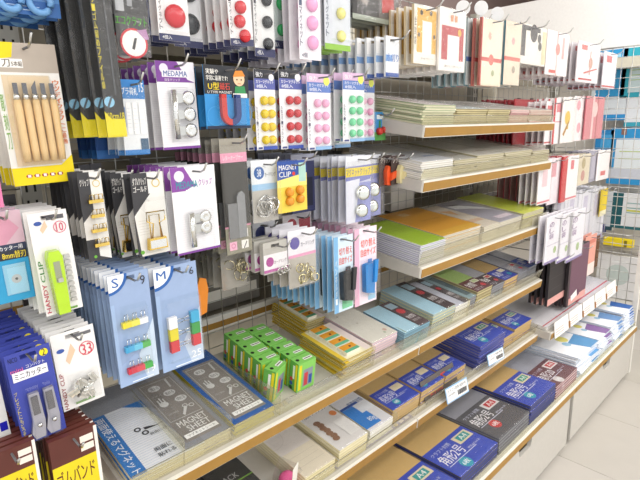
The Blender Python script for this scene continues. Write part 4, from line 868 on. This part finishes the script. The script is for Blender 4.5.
stack('envelope_pack', 'envelopes', 'kraft envelope pack between the tall kraft stack and the shelf end', 'kraft pack beside the tall stack on the low shelf', 'kraft packs beside the tall stack', 'L5', 1.805, 1.91, .03, .27, 5, .0105, 0xccaa6c, kraft('角形3号', tabink=0x2a9a8a), KRAFTEDGE, None, True)
stack('envelope_pack', 'envelopes', 'kraft envelope pack at the far end of the low shelf', 'kraft pack at the far end of the low shelf', 'kraft packs at the low shelf end', 'L5', 1.915, 2.08, .03, .27, 5, .0125, 0xccaa6c, kraft('角形4号', tabink=0x2a9a8a), KRAFTEDGE, None, True)

# ---- base deck: big envelopes and magazine-like stacks
BIGB = edged(0x4a4a50, 0x2a3a90, 600)
stack('envelope_pack', 'large envelopes', 'large kraft envelope pack cut by the bottom of the picture', 'large kraft pack in the stack at the bottom of the picture', 'large kraft packs at the bottom', 'B', .945, 1.185, .014, .346, 4, .012, 0xd0ae70, kraft('角形2号', tabink=0x2a9a9a, v=.6), KRAFTEDGE, None, True)
stack('envelope_pack', 'large envelopes', 'large kraft envelope pack left of the grey one, blue front', 'large kraft pack in the stack left of the grey one', 'large kraft packs left of the grey', 'B', 1.2, 1.435, .014, .346, 4, .013, 0xd0ae70, kraft('角形2号', tabink=0x2a9a9a, v=.58), BIGB, None, True)
stack('envelope_pack', 'large envelopes', 'large grey envelope pack with a black front and red label', 'large grey pack in the black-fronted stack', 'large grey packs', 'B', 1.443, 1.675, .014, .346, 5, .012, 0x9798a0, kraft('角形2号', 0x9a9ba4, 0x55555a, 0xe6e6e6, 0xc83a3a, .5, 0xc8323a), edged(0x5c5c60, 0x88888c, 600), None, True)
stack('envelope_pack', 'large envelopes', 'large kraft envelope pack right of the grey one, teal label', 'large kraft pack in the stack right of the grey one', 'large kraft packs right of the grey', 'B', 1.685, 1.915, .014, .346, 6, .0125, 0xd0ae70, kraft('角形2号', tabink=0x2aa08a, v=.55), BIGB, None, True)
stack('envelope_pack', 'large envelopes', 'large pale envelope pack with a maroon front and red label', 'large pale pack in the maroon-fronted stack', 'large maroon-fronted packs', 'B', 1.925, 2.15, .014, .346, 5, .011, 0xa9aab6, kraft('角形20', 0xaeb0bc, 0x6a3a42, 0xece6e6, 0xd8d0d0, .6, 0xc8323a), edged(0xd8c0c0, 0x6a3038, 600), None, True)
for k, (x0, x1, n, art, hl) in enumerate(((2.17, 2.42, 13, 0x5f98c8, 'blue and yellow artwork'), (2.43, 2.60, 13, 0x8a6aa0, 'violet artwork'), (2.61, 2.79, 14, 0x6a90c0, 'pale blue artwork'), (2.80, 2.97, 16, 0x2f62ac, 'deep blue artwork'))):
    stack('coloring_pad', 'paper pads', 'white pad with %s, top of its stack on the end base' % hl, 'white pad in the stack with %s' % hl, 'pads with %s' % hl, 'B', x0, x1, .02, .34, n, .0068, 0xdfe2ea,
          [('r', 0, .0, 1, 1, 0xf0f1f5), ('p', [(.5, .72), (1, .66), (1, 1), (.6, 1)], art), ('d', .6, .6, .12, 0xe2d878), ('d', .45, .72, .08, 0x9ac0d8), ('l', .05, .2, .5, .4, 4, 0xc4c6ce, .001)], edged(0xeef0f4, 0xb4c4d8, 500), None, False, jit=4, drift=-.001)

# ---- L1..L3
stack('letter_pad', 'letter pads', 'pale pink letter pad on green-striped edges, top shelf', 'pad in the stripe-edged stack on the top shelf', 'stripe-edged pads on the top shelf', 'L1', 1.195, 1.36, .012, .31, 8, .0066, 0xe4dcda, [('r', .05, .1, .9, .9, 0xece4e4), ('l', .1, .2, .85, .8, 4, 0xe0b8be, .002), ('r', 0, 0, .04, 1, 0x8fb07a)], edged(0xdcd6bc, 0x98a880, 400), None, True, jit=1.5)
for k, (x0, x1, c, e, nm) in enumerate(((1.365, 1.56, 0xd6e0e2, MULTI, 'pale aqua'), (1.565, 1.72, 0xcfcac2, MULTI, 'beige'), (1.725, 1.87, 0xc9c4bc, edged(0xc98a94, 0xd8d0c4, 500), 'pink-edged grey'), (1.875, 2.08, 0xc4beb8, edged(0xb88a80, 0xcfc8bc, 500), 'dusky'))):
    stack('letter_pad', 'letter pads', '%s letter pad on the highest shelf, top of its stack' % nm, 'pad under the %s one on the highest shelf' % nm, '%s pads on the highest shelf' % nm, 'L1', x0, x1, .012, .28, 7, .0062, c, [('r', .1, .12, .85, .3, 0xf0ece6), ('d', .7, .7, .12, 0xe0d2d2)], e, None, True, jit=1.5)
for k, (x0, x1, n, c, nm) in enumerate(((1.195, 1.36, 6, 0xd4d6dc, 'bluish'), (1.365, 1.50, 5, 0xc8c6be, 'putty'), (1.505, 1.69, 6, 0xd2cec4, 'ivory'), (1.695, 1.92, 6, 0xcdcabf, 'sand'), (1.925, 2.08, 5, 0xb8b0a8, 'brownish'))):
    stack('letter_set', 'letter sets', '%s clear-wrapped letter set on the second shelf, top of its stack' % nm, 'letter set under the %s one on the second shelf' % nm, '%s letter sets on the second shelf' % nm, 'L2', x0, x1, .012, .29, n + 2, .0062, c, [('r', .06, .08, .94, .5, 0xdedcd4), ('r', .55, .75, .9, .8, 0x8a9cc0 if k == 0 else 0xb4aa98), ('l', .1, .15, .8, .45, 4, 0xb9b4aa, .0008)], WHITEEDGE if k == 0 else edged(0xd2cbb4, 0xa09878), None, True, jit=1.5)
stack('file_stack', 'files', 'lime green file, top of the stack at the shelf corner', 'pale grey file under the lime green one', 'files in the lime green stack', 'L3', 1.2, 1.335, .014, .25, 10, .006, 0xa5c81e, [('l', .3, .3, .7, .45, 2, 0x7fa01a, .001), ('r', 0, 0, .03, 1, 0xe6e8ea)], edged(0xe2e2ea, 0x9a9ab0, 1200), None, True)
stack('file_stack', 'files', 'orange file, top of its stack beside the lime green', 'file under the orange one', 'files in the orange stack', 'L3', 1.345, 1.585, .03, .30, 10, .006, 0xe0a01c, [('r', .3, .1, .5, .22, 0xe6c27a), ('tb', 'クリヤーファイル', .35, .45, .8, .5, 0x8a6210), ('r', 0, .85, 1, 1, 0xe4b030)], edged(0xd9d4c8, 0xb2aa96, 1200), None, True)
stack('file_stack', 'files', 'ivory file with a faint orange motif beside the orange stack', 'file under the ivory one', 'files in the ivory stack', 'L3', 1.59, 1.70, .02, .29, 9, .006, 0xe2d8c8, [('p', [(.2, .2), (.8, .3), (.6, .5)], 0xe0b078), ('r', .1, .7, .9, .8, 0xd8b89a)], edged(0xd9d4c8, 0xb2aa96, 1200), None, True)
stack('file_stack', 'files', 'lavender grey file with a curved white and black motif', 'file under the lavender grey one', 'files in the lavender stack', 'L3', 1.705, 1.885, .02, .30, 9, .006, 0xa9a6b4, [('p', [(.1, .15), (.5, .2), (.9, .45), (.95, .6), (.5, .4), (.1, .3)], 0xeceef0), ('p', [(.1, .12), (.5, .16), (.9, .4), (.5, .2)], 0x2c2c30), ('r', .3, .8, .9, .9, 0xe6d8e2)], edged(0xd9d4c8, 0xb2aa96, 1200), None, True)
stack('file_stack', 'files', 'yellow-green file at the right end of the file shelf', 'file under the yellow-green one', 'files in the yellow-green stack', 'L3', 1.89, 2.08, .016, .31, 10, .006, 0xb9c526, [('l', .2, .4, .7, .5, 2, 0x95a020, .001), ('r', 0, .9, 1, 1, 0xd6dc4a)], edged(0xd2ccb2, 0xa49c7c, 1200), None, True)

# ---- price tags and leaning card
def price_tag(px, Y, w, h, label, txt, tilt=-.25):
    p = onY(px[0], px[1], Y)
    o = thing('price_tag', label, 'price tag', p, None, (tilt, 0, -.06))
    B().box(-w / 2, w / 2, 0, .002, -h, 0, col(0x9cc4e6)).build('holder', o)
    P, T = B(), B(); draw([('r', .03, .08, .97, .92, 0xf2f2f0), ('tb', txt, .08, .16, .92, .36, 0x33343a), ('t', '100円税別', .08, .45, .4, .6, 0x55565c)] + [('r', .5 + .028 * i, .48, .5 + .028 * i + (.016 if i % 3 else .022), .8, 0x3a3a3e) for i in range(15)], w, h, 0, P, T)
    P.build('paper', o); T.build('lettering', o)
price_tag((456, 383), .80, .125, .052, 'blue-framed price tag under the leaning dark card', 'クラフト封筒 長形3号')
price_tag((495, 351), .80, .11, .042, 'blue-framed price tag near the middle of the low shelf', 'クラフト封筒 角形')
p, a = on_shelf('L5', 1.36, .02, .004)
o = thing('sign_card', 'dark card with a faint red mark leaning on the low shelf front', 'sign card', p, None, (a - .5, 0, 0))
B().box(-.09, .11, -.002, 0, .0, .075, col(0x5c5654, .25, kind='plastic')).build('card', o)
P, T = B(), B(); draw([('r', .62, -.85, .76, -.5, 0xb0342c), ('tb', '封筒', .2, -.45, .6, -.2, 0xa8443c)], .2, .075, -.002, P, T); P.build('print', o); T.build('lettering', o)

p, a = on_shelf('L5', .84, .013, .002)
o = thing('printed_film_strip', 'violet printed film strip lying along the low shelf front', 'film strip', p, None, (a, 0, 0))
B().box(0, .345, 0, .014, 0, .004, col(0x8f8cc0, .3, kind='film')).build('strip', o)
b = B()
for i in range(12): b.box(.008 + .028 * i, .024 + .028 * i, .002, .012, .004, .0045, col(0xe4e2f0 if i % 3 else 0xe0d2a8))
b.build('print', o)['kind'] = 'stuff'

# ---- far shelf: paper and white price cards
stack('wrapping_paper', 'paper', 'white paper sheets with a red edge line on the price card shelf', 'white sheet under the red-edged one', 'white sheets on the price card shelf', 'F', 2.1, 2.5, .02, .3, 3, .005, 0xe2e0e4, [('r', 0, .93, 1, .95, 0xc8485a), ('l', .1, .2, .9, .8, 5, 0xd4d2da, .001)], WHITEEDGE, None, True)
stack('wrapping_paper', 'paper', 'pale grey paper sheets at the far end of the price card shelf', 'pale sheet under the far one', 'pale sheets at the price card shelf end', 'F', 2.51, 2.97, .02, .3, 3, .005, 0xdcdce4, [('r', 0, .9, 1, .93, 0xd0506a), ('l', .1, .2, .9, .8, 5, 0xcfcfd8, .001)], WHITEEDGE, None, True)
for i in range(5):
    p, a = on_shelf('F', 2.12 + .17 * i, -.016, -.03)
    o = thing('price_card', '%s white price card from the near end of the far shelf edge' % ORD[i], 'price card', p, 'white price cards', (-.12, 0, 0))
    B().box(0, .158, 0, .002, 0, .072, col(0xf2f0ec)).build('card', o)
    b = B()
    for q in range(3): b.box(.012, .1, -.0006, 0, .012 + .011 * q, .016 + .011 * q, col(0xd4b8b0))
    b.build('print', o)['kind'] = 'stuff'
    B().box(.157, .169, -.004, .0, .004, .034, col(0x9a6a34, .5)).build('clip', o)

# ================================================================== gift envelopes hanging beyond the shelves
RED = 0xc03038
def env(px, Y, n, front, rest, group, base, spec, dy=.025, **k):
    return row('gift_envelope', 'gift envelopes', front, rest, group, px, Y, n, dy, base, spec, None, k.pop('film', True), k.pop('t', .004), jit=k.pop('jit', 1.5), slot=False, film_d=.003, **k)
env((412, 4, 434, 66), .84, 9, 'white gift envelope with an orange patterned frame', 'gift envelope behind the orange patterned frame', 'orange patterned envelopes', 0xefeae0, [('r', .12, .05, .95, .8, 0xe2b04a), ('r', .35, .25, .75, .82, 0xf4efe8), ('r', 0, .1, .12, .75, 0xe9e2d4), ('t', '金封袋', .02, .2, .1, .7, 0x3a3430, 'v'), ('d', .3, .12, .06, 0x4a4038), ('d', .7, .1, .06, 0x4a4038), ('d', .2, .5, .05, 0x6a5a40), ('d', .86, .5, .05, 0x6a5a40), ('t', 'おめでとう', .3, .88, .8, .92, 0x8a8480)], edge=col(0xdcc9a4, .6), t=.007, hk='wire hook carrying the orange patterned envelopes')
env((438, 6, 462, 73), .83, 9, 'white gift envelope with a red frame and white window', 'gift envelope behind the red frame', 'red framed envelopes', 0xf0ece8, [('r', .08, .28, .92, .82, 0xb84a50), ('r', .3, .42, .75, .84, 0xf2ece6), ('d', .75, .36, .07, 0xe0b04a), ('r', .4, .1, .5, .2, 0xd8946a), ('r', .55, .1, .65, .2, 0xd8946a), ('t', 'おいわい', .2, .9, .85, .94, 0x9a9490)], t=.007)
env((480, 17, 498, 87), .84, 2, 'cream gift envelope tied with a red ribbon, first of two alike', 'gift envelope behind the first red-ribboned one', 'first red-ribboned envelopes', 0xe9dcc4, [('r', .06, .03, .94, .97, 0xeee2cc), ('r', 0, .57, 1, .63, 0xcf5a58), ('d', .5, .6, .12, 0xd86a60), ('d', .4, .25, .08, 0xd8b0a0), ('d', .6, .8, .07, 0xa8b088), ('r', 0, 0, .06, 1, 0xb84a4a)], edge=col(0xb86a60, .6), t=.006)
env((466, 18, 480, 86), .885, 6, 'teal envelope with a blue ribbon left of the red-ribboned ones', 'envelope behind the teal one with blue ribbon', 'teal ribboned envelopes', 0xc9d0d0, [('r', .3, 0, .6, 1, 0x5f9aa8), ('r', 0, .57, 1, .64, 0x3f62a8), ('r', .6, 0, 1, 1, 0xc98a80)], edge=col(0x8aa4ac, .6), t=.006)
env((504, 20, 516, 86), .85, 6, 'cream gift envelope tied with a red ribbon, second of two alike', 'gift envelope behind the second red-ribboned one', 'second red-ribboned envelopes', 0xe6d6c2, [('r', 0, .55, 1, .61, 0xcf6a60), ('d', .5, .3, .1, 0xd0a0a0), ('d', .6, .75, .1, 0xa8988a)], edge=col(0x5f8a98, .6), t=.008)
env((520, 22, 543, 67), .85, 8, 'white envelope with black scalloped border', 'envelope behind the black scalloped border', 'black bordered envelopes', 0xece6dc, [('r', 0, .04, .2, .8, 0x38343a), ('r', .2, .04, .75, .16, 0x38343a), ('d', .5, .2, .14, 0x38343a), ('d', .72, .3, .07, 0x38343a), ('d', .76, .5, .07, 0x38343a), ('r', .84, .1, 1, .95, 0xe0cfa8)], edge=col(0x9c98a0, .6))
env((547, 29, 565, 77), .85, 8, 'white gift envelope with fine red cords next to the black border', 'gift envelope behind the one with fine red cords', 'fine red cord envelopes', 0xf1eaea, [('r', .45, 0, .5, 1, 0xe4b8b8), ('r', .15, .88, .45, .95, 0xd0504a), ('r', .7, .1, .8, .6, 0xe0b0b0), ('d', .5, .4, .1, 0xd88a84)])
env((578, 40, 596, 84), .84, 8, 'white gift envelope with red foot line and tied knot', 'gift envelope behind the red foot line one', 'red foot line envelopes', 0xeeeaee, [('r', .1, .9, .7, .94, RED), ('r', .15, .08, .4, .2, 0xd86a6a), ('d', .6, .5, .09, 0xc89a8a), ('r', .55, .2, .6, .8, 0xd8a8a0), ('p', [(.3, .75), (.9, .6), (.92, .63), (.32, .79)], 0xd06a66)])
env((604, 51, 613, 89), .84, 7, 'slim white envelope with a red stamp next to the mesh', 'slim white envelope in the row next to the mesh', 'slim envelopes next to the mesh', 0xe9e7ee, [('r', .2, .1, .6, .28, 0xd06a72), ('r', 0, .93, 1, .97, RED)], drift=(-.002, 0))
# tier two
env((546, 101, 554, 144), .87, 4, 'white envelope with red edge beside the highest sloped shelf', 'envelope behind the red-edged one beside the highest shelf', 'red-edged envelopes by the highest shelf', 0xefe9ea, [('r', .1, .1, .5, .3, 0xd86a70), ('r', 0, .93, 1, .96, RED)])
env((514, 99, 546, 144), .95, 9, 'deep red envelope at the back beside the highest shelf', 'deep red envelope in the row at the highest shelf', 'deep red envelopes', 0xb02a34, [('r', .5, 0, .8, 1, 0xc84a52), ('r', .8, 0, 1, 1, 0xe9d8d8)], dy=.02)
env((554, 98, 564, 143), .86, 4, 'white envelope with a red spine, tier below the hooks', 'envelope behind the red-spined one', 'red-spined envelopes', 0xf0ebec, [('r', 0, 0, .12, 1, RED), ('r', .2, .1, .5, .3, 0xd8808a), ('r', 0, .5, 1, .52, 0xd88a90)])
env((563, 97, 572, 142), .85, 4, 'white envelope with a gold knot', 'envelope behind the gold knot', 'gold knot envelopes', 0xefeae6, [('r', .4, .3, .5, .7, 0xd8b23a), ('d', .4, .45, .2, 0xe0be4a), ('p', [(.1, .8), (.5, .5), (.55, .55), (.2, .85)], 0xa87a2a)])
env((574, 96, 585, 140), .85, 4, 'white envelope spotted with pale pink, second tier', 'envelope behind the pink-spotted one', 'pink-spotted envelopes', 0xf0e4e6, [('d', .3, .2, .12, 0xe0a0ac), ('d', .7, .4, .12, 0xe4acb4), ('d', .4, .7, .12, 0xe0a0ac)])
env((586, 96, 600, 138), .84, 7, 'rose red envelope near the mesh end', 'rose red envelope in the row near the mesh', 'rose red envelopes', 0xcf8088, [('r', .35, 0, .45, 1, 0xe6c4c4), ('r', .6, 0, .66, 1, 0xb0505a), ('d', .5, .3, .14, 0xe8c8c4)], edge=col(0xc06a74, .6))
# tier three
env((539, 161, 548, 202), .84, 4, 'white envelope right of the second sloped shelf', 'envelope behind the white one right of the second shelf', 'white envelopes right of the second shelf', 0xf0eaee, [('r', .3, .2, .7, .6, 0xe6c8ce), ('r', 0, .93, 1, .97, 0xd8707a)])
env((524, 172, 540, 199), .95, 5, 'red and rose envelope half behind the second shelf', 'envelope behind the red and rose one', 'red and rose envelopes', 0xb84a52, [('r', 0, 0, .3, 1, 0xe0c0b8)], dy=.03)
env((549, 159, 557, 202), .85, 5, 'pale pink envelope between white and red ones, third tier', 'envelope behind the pale pink third tier one', 'pale pink third tier envelopes', 0xece0e6, [('r', .2, .1, .6, .4, 0xd89aa4)])
env((562, 157, 574, 198), .84, 6, 'white envelope with a red flank, third tier', 'envelope behind the red-flanked third tier one', 'red-flanked third tier envelopes', 0xf0ecec, [('r', 0, 0, .3, 1, 0xc83a3e), ('r', .5, .1, .7, .3, 0xd8707a), ('r', .3, .93, 1, .97, 0xd8707a)], edge=col(0xb8363c, .6), t=.006)
env((577, 155, 587, 183), .85, 6, 'beige dotted envelope, third tier', 'envelope behind the beige dotted one', 'beige dotted envelopes', 0xd8cdb4, [('d', .5, .3, .15, 0xb0a078), ('d', .5, .7, .15, 0xc08a80)], edge=col(0x8a8070, .6))
env((588, 152, 597, 180), .86, 5, 'grey violet envelope, third tier', 'envelope behind the grey violet one', 'grey violet envelopes', 0x9c9aac, [('r', .3, .1, .7, .9, 0xb4b0c0)])
env((598, 151, 607, 178), .85, 5, 'white envelope with small red mark next to the mesh, third tier', 'envelope behind the small red mark one', 'small red mark envelopes', 0xf0eaea, [('r', .3, .7, .7, .85, 0xd86a6a)])
# tier four: white sets with violet lettering
wv = [('tb', 'のし袋', .2, .12, .5, .5, 0x7a4a8a, 'v'), ('r', .1, .6, .9, .62, 0xc9c4d4), ('r', 0, .95, 1, 1, 0x8a78b0), ('d', .65, .75, .1, 0xa8c08a)]
for k, q in enumerate(((546, 218, 557, 258), (559, 216, 568, 257), (569, 213, 580, 255))):
    env(q, .775, 3, '%s white card with violet lettering above the black and pink pads' % ['left', 'middle', 'right'][k], '%s row white card behind the violet-lettered front' % ['left', 'middle', 'right'][k], 'violet-lettered cards, %s row' % ['left', 'middle', 'right'][k], 0xe9e7ee, wv, dy=.028, t=.006)
for k, q in enumerate(((553, 194, 564, 226), (566, 193, 577, 230), (580, 192, 589, 236), (591, 190, 600, 236))):
    env(q, .90, 7, 'white folded card pack, %s of four under the third tier' % ORD[k], 'white folded pack in the %s row of four' % ORD[k], 'white folded packs, %s row' % ORD[k], 0xe4e4ec, [('r', .2, .1, .5, .5, 0xc9c4d8), ('r', 0, .93, 1, 1, 0x9a90b8), ('r', .7, 0, .8, 1, 0xc4c4d0)], t=.008, dy=.026)
row('yellow_strip_pack', 'pack', 'narrow yellow pack hanging at the mesh end', 'narrow yellow pack behind', 'yellow packs', (601, 190, 605, 214), .88, 3, .03, 0xdcc22a, [('r', 0, .8, 1, 1, 0xe9e2c0)], slot=False, t=.004)
# black and pink notebooks hanging below
row('long_pad', 'pads', 'plum pad with a pink foot and white mark, hanging low', 'black-edged pad in the row behind the plum one', 'plum and black pads', (568, 250, 582, 294), .80, 3, .02, 0x6a4658, [('r', 0, .88, 1, 1, 0xe2a8a0), ('p', [(.2, .85), (.5, .78), (.55, .9), (.25, .95)], 0xf0ece8), ('p', [(.5, .8), (.6, .79), (.65, .9), (.55, .92)], 0x5a2a4a), ('r', .0, 0, .1, 1, 0x3a2a30)], slot=False, t=.012, edge=col(0x2c2528, .6))
row('long_pad', 'pads', 'black pad with a pink foot left of the plum one', 'black pad behind, left of the plum one', 'black pink-footed pads', (548, 258, 565, 293), .815, 4, .024, 0x2a2426, [('r', 0, .86, 1, 1, 0xdca49c), ('l', .05, .1, .95, .8, 3, 0x3c3436, .001)], slot=False, t=.012)
row('long_pad', 'pads', 'salmon pad hanging beside the plum one', 'salmon pad behind', 'salmon pads', (585, 238, 592, 272), .86, 6, .028, 0xe0a090, [('r', 0, .7, 1, 1, 0xf0dcd4), ('r', .1, .1, .9, .2, 0xd07a6a)], slot=False, t=.006)
row('long_pad', 'pads', 'dark brown strip hanging next to the salmon pad', 'dark brown strip behind', 'dark brown strips', (593, 238, 597, 266), .88, 3, .04, 0x6a4428, [('r', .2, 0, .5, 1, 0x8a5a3a)], slot=False)

# round header discs above the envelopes
for k, q in enumerate(((463, 8), (481, 8), (497, 14))):
    o = thing('round_topper', '%s round white topper above the ribboned envelopes' % ['first', 'second', 'third'][k], 'topper', onY(q[0], q[1], .95), 'round white toppers', (0, 0, -.75))
    b = B(); b.prism([(.024 * math.cos(2 * PI * i / 24), .024 * math.sin(2 * PI * i / 24)) for i in range(24)], -.003, 0, col(0xf4f4f4)); b.build('disc', o)
    b = B(); b.box(-.004, .004, 0, .002, -.06, -.02, col(0xe8e8ea)); b.build('stalk', o)

# ================================================================== display wall beyond the mesh
FX = 4.0
o = thing('far_display', 'white display wall with tall blank header beyond the mesh', 'display wall', (FX, -2.2, 0))
B().box(.0, .04, 0, 4.4, 0, 1.70, col(0xe9e6de, .6, kind='board')).build('back_board', o)
B().box(-.05, .04, 0, 4.4, 1.765, 2.25, col(0xf6f5f2, .5, kind='board')).build('header', o)
B().box(-.26, .04, 0, 4.4, 1.70, 1.765, col(0xd8d4c2, .5, kind='paint')).build('canopy', o)
B().box(-.3, 0, 0, 4.4, 0, .14, CREAM).build('plinth', o)
for k, z in enumerate((1.13, .86, .50)): B().box(-.12, 0, 0, 4.4, z - .018, z, CREAM).build('shelf', o)
def far_pack(name, cat, label, tl, br, base, spec, X=3.86, t=.03, group=None):
    a = onX(tl[0], tl[1], X); c = onX(br[0], br[1], X)
    w = a.y - c.y; h = a.z - c.z
    o = thing(name, label, cat, (X, (a.y + c.y) / 2, a.z), group, (0, 0, -PI / 2))
    make_pack(o, w, h, t, base, spec, None, False, False)
    B().tube([(0, .137, -.006), (0, 0, -.006)], .003, STEEL, 5).build('peg', o)
far_pack('blue_pack', 'pack', 'azure pack with white title, highest beyond the mesh', (597, 52), (625, 96), 0x2f9ad4, [('r', .15, .1, .8, .2, 0x9cd0ea), ('r', 0, .2, .12, 1, 0xe0ecf2)])
far_pack('blue_pack', 'pack', 'teal pack at the picture edge, highest beyond the mesh', (626, 49), (660, 96), 0x2fa6bc, [('r', .2, .3, 1, .9, 0xcfe4ea), ('l', .25, .4, .9, .7, 3, 0xa8c46a, .002)])
far_pack('pale_pack', 'pack', 'pale pack with a blue foot band beyond the mesh', (594, 98), (626, 120), 0xd4dce2, [('r', 0, .75, 1, 1, 0x2f8fce)])
far_pack('pale_pack', 'pack', 'pale pack with a teal corner at the picture edge', (628, 98), (662, 126), 0xdde2e8, [('r', 0, .85, 1, 1, 0x3aa0b8)])
far_pack('blue_pack', 'pack', 'blue-framed pack with a white sheet, middle height beyond the mesh', (613, 128), (660, 186), 0x2f94d0, [('r', .12, .2, 1, .72, 0xe4ecf0), ('r', 0, .72, 1, .9, 0xcdd2dc), ('r', .2, .0, .3, .12, 0x8a6a60), ('l', .2, .35, .9, .6, 2, 0xb8cc7a, .003)])
far_pack('blue_pack', 'pack', 'narrow blue pack behind the third tier envelopes', (598, 130), (611, 176), 0x2a86c4, [('r', .3, .1, .9, .4, 0x4aa4da)])
far_pack('teal_book', 'pack', 'dark teal spined booklet low beyond the mesh', (615, 192), (660, 232), 0xe2e4e6, [('r', 0, 0, .22, 1, 0x1f5a62), ('l', .3, .2, .95, .6, 3, 0x8ab0b0, .003), ('r', .3, .45, .9, .5, 0xc8cc5a), ('r', .22, .92, 1, 1, 0x2f6a72)])
far_pack('teal_book', 'pack', 'grey booklet with teal foot left of the dark teal one', (602, 190), (613, 230), 0xd2d6da, [('r', 0, .9, 1, 1, 0x2f4f5a), ('l', .2, .2, .9, .7, 4, 0xa0b0b4, .002)])
far_pack('yellow_tape_pack', 'tape', 'bright yellow tape pack beyond the mesh', (606, 236), (634, 247), 0xf0d81e, [('r', .72, .1, .82, 1, 0x8a7a20)], t=.05)
far_pack('blue_tape_pack', 'tape', 'navy tape pack left of the yellow one', (594, 222), (606, 232), 0x2a2f7a, [('r', .1, .3, .9, .6, 0x4a50a0)], t=.05)
far_pack('white_sheet_pack', 'pack', 'large white pack with a pale grey disc beyond the mesh', (600, 252), (634, 300), 0xe2e2e2, [('d', .55, .45, .3, 0xc4d0cc)])
